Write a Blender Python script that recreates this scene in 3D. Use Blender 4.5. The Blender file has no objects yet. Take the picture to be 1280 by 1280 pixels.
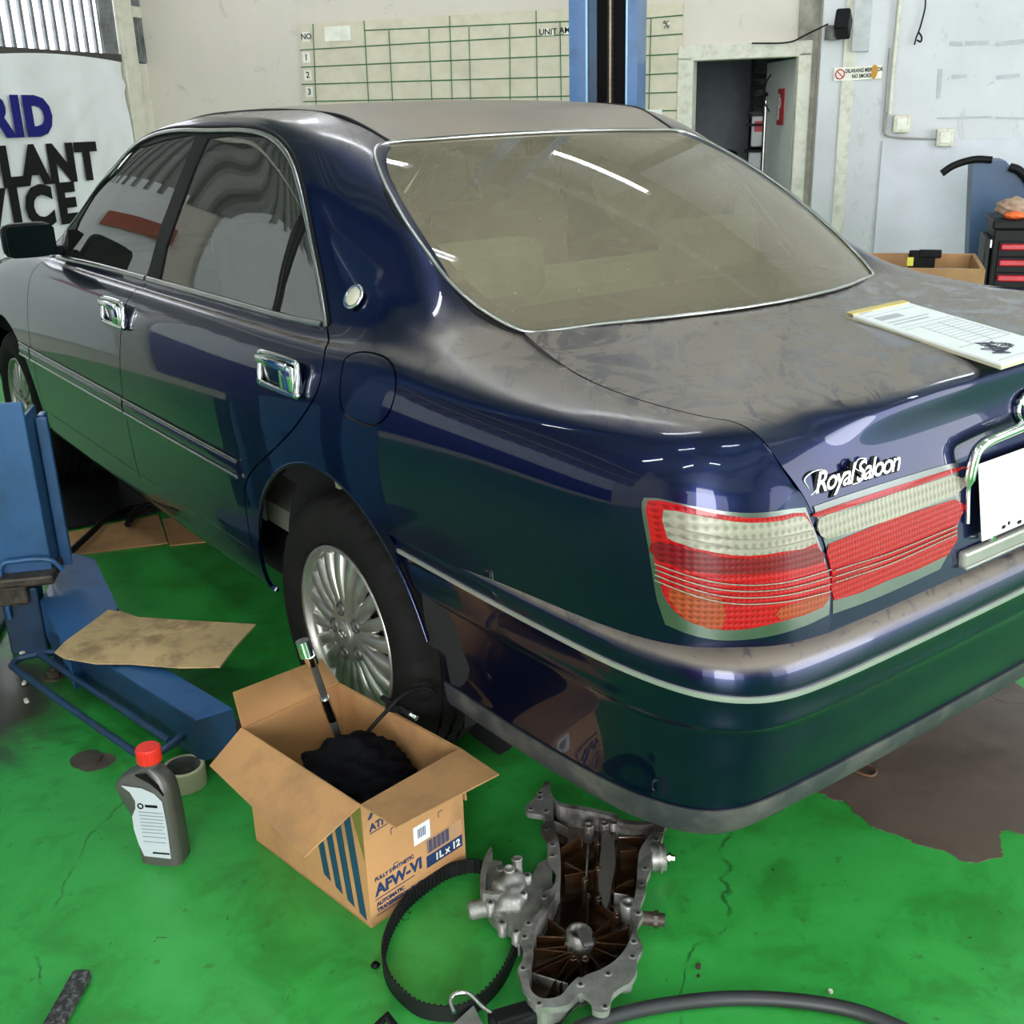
import bpy, bmesh, math, random
import numpy as np
from mathutils import Vector, Matrix
from mathutils.geometry import delaunay_2d_cdt
from mathutils.bvhtree import BVHTree
PI = math.pi
rnd = random.Random(7)
SC = bpy.context.scene
COL = SC.collection
# ------------------------------------------------------------------ camera
CP = np.array([-1.8724, -.9224, 1.4076]); YAW, PITCH, ROLL, F = math.radians(36.298), math.radians(19.92), math.radians(1.6587), 1364.5
_f = np.array([math.sin(YAW)*math.cos(PITCH), math.cos(YAW)*math.cos(PITCH), -math.sin(PITCH)])
_r = np.array([math.cos(YAW), -math.sin(YAW), 0.]); _d = np.cross(_f, _r)
CX = math.cos(ROLL)*_r+math.sin(ROLL)*_d; CY = -math.sin(ROLL)*_r+math.cos(ROLL)*_d
cam_data = bpy.data.cameras.new('camera'); cam = bpy.data.objects.new('camera', cam_data); COL.objects.link(cam)
cam_data.sensor_width = 36; cam_data.lens = F/1280*36; cam_data.clip_start = .05; cam_data.clip_end = 300
cam.matrix_world = Matrix([[CX[0], -CY[0], -_f[0], CP[0]], [CX[1], -CY[1], -_f[1], CP[1]], [CX[2], -CY[2], -_f[2], CP[2]], [0, 0, 0, 1]])
SC.camera = cam
# ------------------------------------------------------------------ world, exposure, lights
SC.view_settings.view_transform = 'Standard'; SC.view_settings.look = 'None'
SC.view_settings.gamma = 1; SC.view_settings.use_curve_mapping = False
SC.view_settings.exposure = 0.92
world = bpy.data.worlds.new('world'); SC.world = world; world.use_nodes = True
wn = world.node_tree; wn.nodes['Background'].inputs[0].default_value = (.90, .94, 1.0, 1); wn.nodes['Background'].inputs[1].default_value = 2.2
CEIL = 4.6
def area(name, loc, size, sizey, power, rot, color=(1, 1, 1)):
    l = bpy.data.lights.new(name, 'AREA'); l.shape = 'RECTANGLE'; l.size = size; l.size_y = sizey; l.energy = power; l.color = color
    o = bpy.data.objects.new(name, l); COL.objects.link(o); o.location = loc; o.rotation_euler = rot; return o
# daylight through the open side of the workshop (right, behind the camera); front lamp is added fill
AZ = math.radians(54.5)
_wr = Vector((math.cos(AZ), -math.sin(AZ), 0)); _wn = Vector((math.sin(AZ), math.cos(AZ), 0)); _p0 = Vector((CP[0], CP[1], 0))+_wn*9.0
DAY = area('daylight_side_door', _p0+_wr*9.2-_wn*7.6+Vector((0, 0, 2.1)), 3.9, 8.6, 440, _wr.to_track_quat('Z', 'Y').to_euler(), (.97, .985, 1.0))
FILL = area('fill_front_opening', _p0+_wr*1.75-_wn*16.9+Vector((0, 0, 1.95)), 3.8, 8.4, 760, (-_wn).to_track_quat('Z', 'Y').to_euler(), (.98, .99, 1.0))
# ------------------------------------------------------------------ object helpers
def link(name, me, mats, parent=None):
    o = bpy.data.objects.new(name, me); COL.objects.link(o)
    for m in (mats if isinstance(mats, (list, tuple)) else [mats]): me.materials.append(m)
    if parent is not None:
        o.parent = parent
        o.matrix_parent_inverse = parent.matrix_basis.inverted()
    return o
def tag(o, label=None, cat=None, group=None, kind=None):
    if label: o['label'] = label
    if cat: o['category'] = cat
    if group: o['group'] = group
    if kind: o['kind'] = kind
    return o
def thing(name, loc, label, cat, group=None, rz=0):
    o = bpy.data.objects.new(name, None); COL.objects.link(o); o.location = loc; o.rotation_euler = (0, 0, rz); o.empty_display_size = .1
    return tag(o, label, cat, group)
def mesh_from(verts, faces, name='m', smooth=False, uv=None):
    me = bpy.data.meshes.new(name); me.from_pydata([tuple(map(float, v)) for v in verts], [], [tuple(map(int, f)) for f in faces])
    if smooth: me.polygons.foreach_set('use_smooth', [True]*len(me.polygons))
    me.update(); return me
class MB:
    """collects shapes in world space into one mesh"""
    def __init__(s): s.v = []; s.f = []; s.sm = []
    def add(s, vs, fs, smooth=False, M=None):
        n = len(s.v)
        for p in vs:
            p = Vector(p)
            if M is not None: p = M @ p
            s.v.append(tuple(p))
        for f in fs: s.f.append(tuple(i+n for i in f)); s.sm.append(smooth)
        return s
    def box(s, c, size, M=None, bev=0.0):
        bm = bmesh.new(); bmesh.ops.create_cube(bm, size=1)
        bmesh.ops.scale(bm, vec=size, verts=bm.verts)
        if bev > 0: bmesh.ops.bevel(bm, geom=bm.edges[:], offset=min(bev, min(size)*.45), segments=2, profile=.5, affect='EDGES', clamp_overlap=True)
        T = Matrix.Translation(c)
        if M is not None: T = T @ M
        s.addbm(bm, T); return s
    def addbm(s, bm, T=None, smooth=False):
        bm.verts.index_update()
        s.add([v.co.copy() for v in bm.verts], [[v.index for v in f.verts] for f in bm.faces], smooth, T); bm.free(); return s
    def cyl(s, a, b, r, r2=None, n=20, caps=True, smooth=True):
        a = Vector(a); b = Vector(b); d = (b-a); L = d.length; q = d.to_track_quat('Z', 'Y').to_matrix().to_4x4(); r2 = r if r2 is None else r2
        vs = [(r*math.cos(2*PI*i/n), r*math.sin(2*PI*i/n), 0) for i in range(n)]+[(r2*math.cos(2*PI*i/n), r2*math.sin(2*PI*i/n), L) for i in range(n)]
        T = Matrix.Translation(a) @ q
        s.add(vs, [(i, (i+1) % n, n+(i+1) % n, n+i) for i in range(n)], smooth, T)
        if caps: s.add(vs, [tuple(range(n))[::-1], tuple(range(n, 2*n))], False, T)
        return s
    def tube(s, pts, r, n=8, closed=False, flat=None, up=None, caps=True):
        pts = [Vector(p) for p in pts]; m = len(pts); rings = []; prev = None
        for i, p in enumerate(pts):
            t = (pts[(i+1) % m] if (closed or i < m-1) else p)-(pts[i-1] if (closed or i > 0) else p)
            if t.length < 1e-9: t = Vector((0, 0, 1))
            t.normalize()
            if up is not None: u = Vector(up[i] if isinstance(up, list) else up)
            else: u = prev if prev is not None else (Vector((0, 0, 1)) if abs(t.z) < .9 else Vector((1, 0, 0)))
            u = (u-t*u.dot(t)); u.normalize(); prev = u; w = t.cross(u)
            rr = r[i] if isinstance(r, (list, tuple)) else r
            a_, b_ = (rr, rr) if flat is None else (rr, rr*flat)
            rings.append([p+w*(a_*math.cos(2*PI*k/n))+u*(b_*math.sin(2*PI*k/n)) for k in range(n)])
        vs = [q for g in rings for q in g]; fs = []
        for i in range(m if closed else m-1):
            j = (i+1) % m
            for k in range(n): fs.append((i*n+k, i*n+(k+1) % n, j*n+(k+1) % n, j*n+k))
        s.add(vs, fs, True)
        if not closed and caps: s.add(vs, [tuple(range(n)), tuple(range((m-1)*n, m*n))[::-1]])
        return s
    def lathe(s, prof, M=None, n=32, closed=False, smooth=True, a0=0, a1=2*PI):
        """prof: (r,h) about local Z"""
        full = abs(a1-a0-2*PI) < 1e-6; m = len(prof); c = n if full else n+1
        vs = [(r*math.cos(a0+(a1-a0)*i/n), r*math.sin(a0+(a1-a0)*i/n), h) for i in range(c) for r, h in prof]
        fs = []
        for i in range(n):
            j = (i+1) % c
            for k in range(m if closed else m-1): fs.append((i*m+k, j*m+k, j*m+(k+1) % m, i*m+(k+1) % m))
        s.add(vs, fs, smooth, M); return s
    def prism(s, poly, z0, z1, M=None, smooth=False):
        n = len(poly); vs = [(x, y, z0) for x, y in poly]+[(x, y, z1) for x, y in poly]
        bm = bmesh.new(); bv = [bm.verts.new(v) for v in vs]
        for i in range(n): bm.faces.new((bv[i], bv[(i+1) % n], bv[n+(i+1) % n], bv[n+i]))
        e1 = [bm.edges.get((bv[i], bv[(i+1) % n])) for i in range(n)]; e2 = [bm.edges.get((bv[n+i], bv[n+(i+1) % n])) for i in range(n)]
        for e in (e1, e2): bmesh.ops.triangle_fill(bm, use_beauty=True, edges=e)
        bmesh.ops.recalc_face_normals(bm, faces=bm.faces[:])
        return s.addbm(bm, M, smooth)
    def grid(s, P, smooth=True, M=None, wrap=False):
        P = np.asarray(P); a, b = P.shape[:2]
        fs = [(i*b+j, i*b+(j+1) % b, ((i+1) % a)*b+(j+1) % b, ((i+1) % a)*b+j) for i in range(a if wrap == 'a' else a-1) for j in range(b if wrap == 'b' else b-1)]
        s.add(P.reshape(-1, 3).tolist(), fs, smooth, M); return s
    def build(s, name, mat, parent=None, recalc=False):
        me = bpy.data.meshes.new(name); me.from_pydata(s.v, [], s.f)
        me.polygons.foreach_set('use_smooth', s.sm); me.update()
        if recalc:
            bm = bmesh.new(); bm.from_mesh(me); bmesh.ops.recalc_face_normals(bm, faces=bm.faces[:]); bm.to_mesh(me); bm.free()
        return link(name, me, mat, parent)
def sharp(o, deg=35):
    try: o.data.set_sharp_from_angle(angle=math.radians(deg))
    except Exception: pass
    return o
def copy_tree(o, parent=None, M=None):
    c = o.copy(); COL.objects.link(c)
    if parent is not None: c.parent = parent
    for ch in list(o.children): copy_tree(ch, c)
    return c
def catmull(pts, per=8, closed=False):
    P = [np.array(p, float) for p in pts]; n = len(P); out = []
    for i in range(n if closed else n-1):
        p0 = P[i-1] if (closed or i > 0) else 2*P[0]-P[1]; p1 = P[i]; p2 = P[(i+1) % n]; p3 = P[(i+2) % n] if (closed or i < n-2) else 2*P[-1]-P[-2]
        for k in range(per):
            t = k/per; out.append(.5*((2*p1)+(-p0+p2)*t+(2*p0-5*p1+4*p2-p3)*t*t+(-p0+3*p1-3*p2+p3)*t**3))
    if not closed: out.append(P[-1])
    return out
def text_mb(mb, s, size, M, depth=.002, align='CENTER', shear=0, spacing=1.0, bold=0):
    c = bpy.data.curves.new('t', 'FONT'); c.body = s; c.size = size; c.extrude = depth; c.align_x = align; c.align_y = 'CENTER'; c.shear = shear
    c.space_character = spacing; c.resolution_u = 3; c.offset = bold
    o = bpy.data.objects.new('t', c); COL.objects.link(o)
    dg = bpy.context.evaluated_depsgraph_get(); me = bpy.data.meshes.new_from_object(o.evaluated_get(dg))
    mb.add([v.co.copy() for v in me.vertices], [tuple(p.vertices) for p in me.polygons], False, M)
    bpy.data.objects.remove(o); bpy.data.meshes.remove(me); bpy.data.curves.remove(c); return mb
# unprojection: from a place seen in the photograph to a plane of the world
def ray(u, v):
    return CX*((u-640)/F)+CY*((v-640)/F)+_f
def pick(u, v, ax=2, val=0.):
    d = ray(u, v); return CP+d*((val-CP[ax])/d[ax])
def pickn(u, v, p0, n):
    d = ray(u, v); n = np.array(n, float); return CP+d*(((np.array(p0)-CP)@n)/(d@n))
# ------------------------------------------------------------------ materials
MATS = {}
class NT:
    def __init__(s, name):
        s.m = bpy.data.materials.new(name); s.m.use_nodes = True; s.t = s.m.node_tree; s.b = s.t.nodes['Principled BSDF']; s.out = s.t.nodes['Material Output']
        s.tc = s.t.nodes.new('ShaderNodeTexCoord'); s.geo = s.t.nodes.new('ShaderNodeNewGeometry')
    def n(s, typ, **kw):
        x = s.t.nodes.new(typ)
        for k, v in kw.items(): setattr(x, k, v)
        return x
    def l(s, a, b): s.t.links.new(a, b)
    def pos(s): return s.geo.outputs['Position']
    def noise(s, scale, detail=4, rough=.55, vec=None, dist=0, stretch=None):
        x = s.n('ShaderNodeTexNoise'); x.inputs['Scale'].default_value = scale; x.inputs['Detail'].default_value = detail; x.inputs['Roughness'].default_value = rough; x.inputs['Distortion'].default_value = dist
        v = vec or s.pos()
        if stretch:
            mp = s.n('ShaderNodeMapping'); mp.inputs['Scale'].default_value = stretch; s.l(v, mp.inputs[0]); v = mp.outputs[0]
        s.l(v, x.inputs['Vector']); return x.outputs['Fac']
    def ramp(s, fac, stops):
        x = s.n('ShaderNodeValToRGB'); e = x.color_ramp.elements
        while len(e) < len(stops): e.new(.5)
        for k, (p, c) in enumerate(stops):
            e[k].position = p; e[k].color = (c, c, c, 1) if isinstance(c, (int, float)) else (*c, 1)
        s.l(fac, x.inputs[0]); return x.outputs[0]
    def mix(s, fac, a, b, mode='MIX'):
        x = s.n('ShaderNodeMix', data_type='RGBA', blend_type=mode)
        for i, val in ((0, fac), (6, a), (7, b)):
            if isinstance(val, (int, float)): x.inputs[i].default_value = val
            elif isinstance(val, tuple): x.inputs[i].default_value = (*val, 1)
            else: s.l(val, x.inputs[i])
        return x.outputs[2]
    def math(s, op, a, b=0., clamp=False):
        x = s.n('ShaderNodeMath', operation=op); x.use_clamp = clamp
        for i, val in ((0, a), (1, b)):
            if isinstance(val, (int, float)): x.inputs[i].default_value = val
            else: s.l(val, x.inputs[i])
        return x.outputs[0]
    def set(s, **kw):
        for k, v in kw.items():
            i = s.b.inputs[k.replace('_', ' ')]
            if isinstance(v, (int, float)): i.default_value = v
            elif isinstance(v, tuple): i.default_value = (*v, 1) if len(v) == 3 else v
            else: s.l(v, i)
        return s
    def bump(s, h, strength=.3, dist=.01):
        x = s.n('ShaderNodeBump'); x.inputs['Strength'].default_value = strength; x.inputs['Distance'].default_value = dist; s.l(h, x.inputs['Height']); s.l(x.outputs[0], s.b.inputs['Normal']); return s
def simple(name, col, rough=.5, metal=0., coat=0., var=.12, scale=12, dirt=None, dirtamt=.35, dirtscale=5, bump=0, bscale=60, spec=.5, **kw):
    s = NT(name); n1 = s.noise(scale, 5)
    c = s.mix(s.ramp(n1, [(.3, 0.), (.7, 1.)]), tuple(x*(1-var) for x in col), tuple(min(1, x*(1+var)) for x in col))
    if dirt:
        d = s.noise(dirtscale, 6, .65); c = s.mix(s.ramp(d, [(.48, 0.), (.68, dirtamt)]), c, dirt)
    s.set(Base_Color=c, Roughness=rough, Metallic=metal, Coat_Weight=coat)
    s.b.inputs['Specular IOR Level'].default_value = spec
    if bump: s.bump(s.noise(bscale, 4), bump, .004)
    for k, v in kw.items(): s.b.inputs[k.replace('_', ' ')].default_value = v
    MATS[name] = s.m; return s.m
def updust(s, lo=.35, hi=.95):
    sep = s.n('ShaderNodeSeparateXYZ'); s.l(s.geo.outputs['Normal'], sep.inputs[0])
    mr = s.n('ShaderNodeMapRange', interpolation_type='SMOOTHSTEP'); s.l(sep.outputs[2], mr.inputs[0])
    mr.inputs[1].default_value = lo; mr.inputs[2].default_value = hi; return mr.outputs[0]
def paint_mat(name, base, dustmax, wipe=0., lo=.55, hi=.97, dustcol=(.235, .190, .145)):
    s = NT(name)
    up = updust(s, lo, hi)
    big = s.noise(2.3, 5, .55, dist=.4); fine = s.noise(38, 3)
    amt = s.math('MULTIPLY', up, s.ramp(big, [(.28, .78), (.62, 1.)]))
    if wipe: # finger marks and wiped arcs in the dust
        streak = s.noise(5.5, 7, .62, dist=2.4); mp_ = s.n('ShaderNodeMapping'); mp_.inputs['Rotation'].default_value = (0, 0, .7); s.l(s.pos(), mp_.inputs[0]); s2 = s.noise(26, 5, .6, vec=mp_.outputs[0], dist=1.2, stretch=(1, .22, 1))
        amt = s.math('MULTIPLY', amt, s.ramp(streak, [(.33, 1-wipe), (.50, 1.)])); amt = s.math('MULTIPLY', amt, s.ramp(s2, [(.37, 1-wipe*.8), (.41, 1.)]))
    amt = s.math('MULTIPLY', amt, dustmax)
    film = s.math('ADD', amt, .003)
    col = s.mix(film, base, dustcol)
    s.set(Base_Color=col, Metallic=s.math('MULTIPLY', s.math('SUBTRACT', 1., film), .85), Roughness=s.math('ADD', s.math('MULTIPLY', film, .30), .33), Coat_Weight=s.math('SUBTRACT', 1., s.math('MULTIPLY', amt, .82)), Coat_Roughness=s.math('MULTIPLY', amt, .42))
    s.b.inputs['Coat IOR'].default_value = 1.42
    MATS[name] = s.m; return s.m
NAVY = (.0012, .0058, .046)
M_paint = paint_mat('navy_paint', NAVY, .75, .35, .80, 1.0)
M_lid = paint_mat('wiped_dusty_paint', NAVY, .86, .75, .88, 1.0, (.205, .165, .125))
M_paintlow = paint_mat('navy_bumper_paint', NAVY, .88, .4, .22, .72, (.185, .15, .118))
M_roof = paint_mat('dusty_roof_paint', NAVY, .97)
M_black = simple('black_plastic', (.006, .006, .007), .5, var=.2, dirt=(.03, .026, .022), dirtamt=.25, spec=.14)
M_shell = simple('dark_underside', (.006, .006, .007), .9, var=.1)
M_rubber = simple('tyre_rubber', (.0075, .0072, .007), .8, var=.25, dirt=(.020, .017, .014), dirtamt=.5, bump=.15, spec=.14)
M_chrome = simple('chrome', (.82, .82, .82), .12, 1., var=.03)
M_strip = simple('bright_strip', (.46, .45, .43), .38, .55, var=.1)
M_chromed = simple('dulled_chrome', (.50, .50, .48), .28, 1., var=.12)
M_bezel = simple('lamp_bezel', (.22, .23, .22), .25, .9, var=.08)
M_alloy = simple('alloy_silver', (.36, .35, .32), .34, .75, var=.10, coat=.3, dirt=(.10, .085, .06), dirtamt=.45, dirtscale=9)
M_bumprub = simple('grey_bumper_rubber', (.030, .032, .036), .55, var=.15, dirt=(.2, .18, .15), dirtamt=.35, dirtscale=8)
def glass_mat(name, tint, dust, dustcol, wipe=False, ior=1.5):
    s = NT(name); t = s.t; t.nodes.remove(s.b)
    gl = s.n('ShaderNodeBsdfGlossy'); gl.inputs['Roughness'].default_value = .015; gl.inputs['Color'].default_value = (1, 1, 1, 1)
    tr = s.n('ShaderNodeBsdfTransparent'); tr.inputs['Color'].default_value = (*tint, 1)
    fr = s.n('ShaderNodeFresnel'); fr.inputs['IOR'].default_value = ior
    mx = s.n('ShaderNodeMixShader'); s.l(fr.outputs[0], mx.inputs[0]); s.l(tr.outputs[0], mx.inputs[1]); s.l(gl.outputs[0], mx.inputs[2])
    df = s.n('ShaderNodeBsdfDiffuse'); n2 = s.noise(2.2, 5, .6, dist=.5); n3 = s.noise(95, 2, .5)
    sp = s.ramp(n3, [(.70, 0.), (.76, .6)])
    dc = s.mix(s.ramp(n2, [(.3, 0.), (.7, 1.)]), tuple(x*.88 for x in dustcol), tuple(x*1.1 for x in dustcol)); dc = s.mix(sp, dc, (.5, .5, .45)); s.l(dc, df.inputs[0])
    amt = s.math('MULTIPLY', s.ramp(n2, [(.25, .82), (.7, 1.)]), dust)
    if wipe:
        st = s.noise(6.5, 6, .65, dist=2.0, stretch=(.6, 1.5, 1)); amt = s.math('MULTIPLY', amt, s.ramp(st, [(.25, .5), (.30, 1.)]))
    m2 = s.n('ShaderNodeMixShader'); s.l(amt, m2.inputs[0]); s.l(mx.outputs[0], m2.inputs[1]); s.l(df.outputs[0], m2.inputs[2])
    s.l(m2.outputs[0], s.out.inputs[0]); MATS[name] = s.m; return s.m
M_rglass = glass_mat('dusty_rear_glass', (.60, .64, .56), .47, (.275, .24, .17), wipe=True)
M_sglass = glass_mat('tinted_side_glass', (.30, .34, .32), .06, (.2, .2, .17), ior=2.1)
# ------------------------------------------------------------------ spline patches for the car body
def bs_w(u): return np.stack([(1-u)**3/6, (3*u**3-6*u**2+4)/6, (-3*u**3+3*u**2+3*u+1)/6, u**3/6], -1)
def bs_d(u): return np.stack([-(1-u)**2/2, (9*u**2-12*u)/6, (-9*u**2+6*u+3)/6, u**2/2], -1)
class Patch:
    def __init__(s, P, comp=2, sub=8):
        P = np.array(P, float); s.na, s.nb = P.shape[:2]; s.C = s.ext(P)
        ai, bi = np.meshgrid(np.arange(s.na), np.arange(s.nb), indexing='ij')
        Q = P.copy()
        for k in range(comp):
            Q = Q+(P-s.ev(ai.ravel(), bi.ravel())[0].reshape(P.shape)); s.C = s.ext(Q)
        s.dense = None
    def ext(s, P):
        E = np.concatenate([2*P[:1]-P[1:2], P, 2*P[-1:]-P[-2:-1]], 0)
        return np.concatenate([2*E[:, :1]-E[:, 1:2], E, 2*E[:, -1:]-E[:, -2:-1]], 1)
    def ev(s, a, b, nrm=False):
        a = np.asarray(a, float); b = np.asarray(b, float)
        ia = np.clip(np.floor(a).astype(int), 0, s.na-2); ib = np.clip(np.floor(b).astype(int), 0, s.nb-2); ua = a-ia; ub = b-ib
        wa, wb = bs_w(ua), bs_w(ub); G = s.C[(ia[:, None, None]+np.arange(4)[None, :, None]), (ib[:, None, None]+np.arange(4)[None, None, :])]
        P = np.einsum('ni,nj,nijk->nk', wa, wb, G)
        if not nrm: return P, None
        Da = np.einsum('ni,nj,nijk->nk', bs_d(ua), wb, G); Db = np.einsum('ni,nj,nijk->nk', wa, bs_d(ub), G)
        N = np.cross(Da, Db); N /= np.maximum(np.linalg.norm(N, axis=1, keepdims=True), 1e-9)
        s.Da, s.Db = Da, Db
        return P, N*s.sign
    sign = 1
    def prep(s, k=12):
        s.k = k; na, nb = (s.na-1)*k+1, (s.nb-1)*k+1
        a, b = np.meshgrid(np.linspace(0, s.na-1, na), np.linspace(0, s.nb-1, nb), indexing='ij'); P, _ = s.ev(a.ravel(), b.ravel()); s.dP = P; s.dab = np.stack([a.ravel(), b.ravel()], 1)
        q = (np.arange(na-1)[:, None]*nb+np.arange(nb-1)[None, :]).ravel()
        s.tris = np.concatenate([np.stack([q, q+nb, q+nb+1], 1), np.stack([q, q+nb+1, q+1], 1)])
        s.bvh = BVHTree.FromPolygons(P.tolist(), s.tris.tolist())
        return s
    def bary(s, idx, loc):
        t = s.tris[idx]; A, B, Cc = s.dP[t]; v0, v1, v2 = B-A, Cc-A, np.array(loc)-A
        d00, d01, d11, d20, d21 = v0@v0, v0@v1, v1@v1, v2@v0, v2@v1; den = d00*d11-d01*d01
        if abs(den) < 1e-18: return s.dab[t[0]]
        v = (d11*d20-d01*d21)/den; w = (d00*d21-d01*d20)/den
        return (1-v-w)*s.dab[t[0]]+v*s.dab[t[1]]+w*s.dab[t[2]]
    def px(s, u, v):
        d = Vector(ray(u, v)).normalized(); hit = s.bvh.ray_cast(Vector(CP), d)
        if hit[0] is None:
            best = None
            for t in np.linspace(1, 9, 60):
                h = s.bvh.find_nearest(Vector(CP)+d*t)
                if h[0] is not None and (best is None or h[3] < best[3]): best = h
            hit = best
        return s.bary(hit[2], hit[0])
    def near(s, p):
        h = s.bvh.find_nearest(Vector(p)); return s.bary(h[2], h[0])
    def clip(s, ab): return np.array([min(max(ab[0], 0), s.na-1), min(max(ab[1], 0), s.nb-1)])
    def pts(s, abs_, off=0.):
        A = np.array(abs_); P, N = s.ev(np.clip(A[:, 0], 0, s.na-1), np.clip(A[:, 1], 0, s.nb-1), True); return P+N*off, N
    def offset(s, line, w, closed=False):
        """shift an (a,b) line sideways by w metres measured on the surface"""
        L = np.array(line); P, N = s.pts(L); Da, Db = s.Da.copy(), s.Db.copy(); n = len(L); out = []
        for i in range(n):
            t = P[(i+1) % n if closed else min(i+1, n-1)]-P[(i-1) % n if closed else max(i-1, 0)]
            t /= max(np.linalg.norm(t), 1e-9); o = np.cross(t, N[i])*w; J = np.stack([Da[i], Db[i]], 1)
            sol, *_ = np.linalg.lstsq(J, o, rcond=1e-4)
            m = np.linalg.norm(sol); out.append(L[i]+sol*min(1, .5/max(m, 1e-9)))
        return np.array(out)
def inpoly(pts, poly):
    x, y = pts[:, 0], pts[:, 1]; r = np.zeros(len(pts), bool); P = np.asarray(poly); n = len(P); j = n-1
    for i in range(n):
        xi, yi = P[i]; xj, yj = P[j]; c = ((yi > y) != (yj > y)) & (x < (xj-xi)*(y-yi)/((yj-yi) if yj != yi else 1e-12)+xi); r ^= c; j = i
    return r
def cut(patch, lines, gaps, classify, res=8):
    """triangulate the patch with the given polylines as edges; returns {region: triangles}"""
    na, nb = patch.na, patch.nb
    A, B = np.meshgrid(np.linspace(0, na-1, (na-1)*res+1), np.linspace(0, nb-1, (nb-1)*res+1), indexing='ij')
    V = [tuple(p) for p in np.stack([A.ravel(), B.ravel()], 1)]; E = []
    def addl(L, closed):
        n0 = len(V); L = [(min(max(p[0], 0), na-1), min(max(p[1], 0), nb-1)) for p in L]; V.extend(L)
        E.extend((n0+i, n0+i+1) for i in range(len(L)-1))
        if closed: E.append((n0+len(L)-1, n0))
    polys = []
    for L, closed in lines: addl(L, closed)
    for L, w, closed in gaps:
        a = patch.offset(L, w/2, closed); b = patch.offset(L, -w/2, closed); addl(a, closed); addl(b, closed)
        polys.append((a, b, closed))
    vo, eo, fo, *_ = delaunay_2d_cdt([Vector(v) for v in V], E, [], 0, 1e-6)
    vo = np.array([tuple(v) for v in vo]); fo = np.array(fo); cen = vo[fo].mean(1)
    ingap = np.zeros(len(fo), bool)
    for a, b, closed in polys:
        if closed: ingap |= inpoly(cen, a) ^ inpoly(cen, b)
        else:
            for i in range(len(a)-1): ingap |= inpoly(cen, [a[i], a[i+1], b[i+1], b[i]])
    lab = classify(cen); out = {}
    for k in set(lab): out[k] = fo[(lab == k) & ~ingap]
    return vo, out
def region_mesh(patch, vo, tris, name, mat, parent, flip=False, off=0., flange=.010, mirror=False, both=False):
    if len(tris) == 0: return None
    used, inv = np.unique(tris, return_inverse=True); T = inv.reshape(-1, 3); P, N = patch.pts(vo[used], off)
    # drop slivers
    ar = np.linalg.norm(np.cross(P[T[:, 1]]-P[T[:, 0]], P[T[:, 2]]-P[T[:, 0]]), axis=1); T = T[ar > 1e-10]
    fn = np.cross(P[T[:, 1]]-P[T[:, 0]], P[T[:, 2]]-P[T[:, 0]]); wrong = (fn*N[T[:, 0]]).sum(1) < 0; T[wrong] = T[wrong][:, ::-1]
    verts = P.tolist(); norms = N.tolist(); faces = T.tolist()
    if flange:
        ec = {}
        for t in T:
            for i in range(3):
                e = (t[i], t[(i+1) % 3]); ec[tuple(sorted(e))] = None if tuple(sorted(e)) in ec else e
        for e in ec.values():
            if e is None: continue
            a, b = e; d = P[b]-P[a]; o = np.cross(d, (N[a]+N[b])/2); l = np.linalg.norm(o)
            if l < 1e-9: continue
            o /= l; n0 = len(verts)
            verts += [P[a].tolist(), P[b].tolist(), (P[b]-N[b]*flange).tolist(), (P[a]-N[a]*flange).tolist()]; norms += [o.tolist()]*4
            faces.append([n0, n0+3, n0+2, n0+1])
    V = np.array(verts); Nn = np.array(norms)
    if mirror: V[:, 0] *= -1; Nn[:, 0] *= -1; faces = [f[::-1] for f in faces]
    me = bpy.data.meshes.new(name); me.from_pydata(V.tolist(), [], faces); me.polygons.foreach_set('use_smooth', [True]*len(me.polygons)); me.update()
    me.normals_split_custom_set_from_vertices([tuple(x) for x in Nn])
    return link(name, me, mat, parent)
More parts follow.
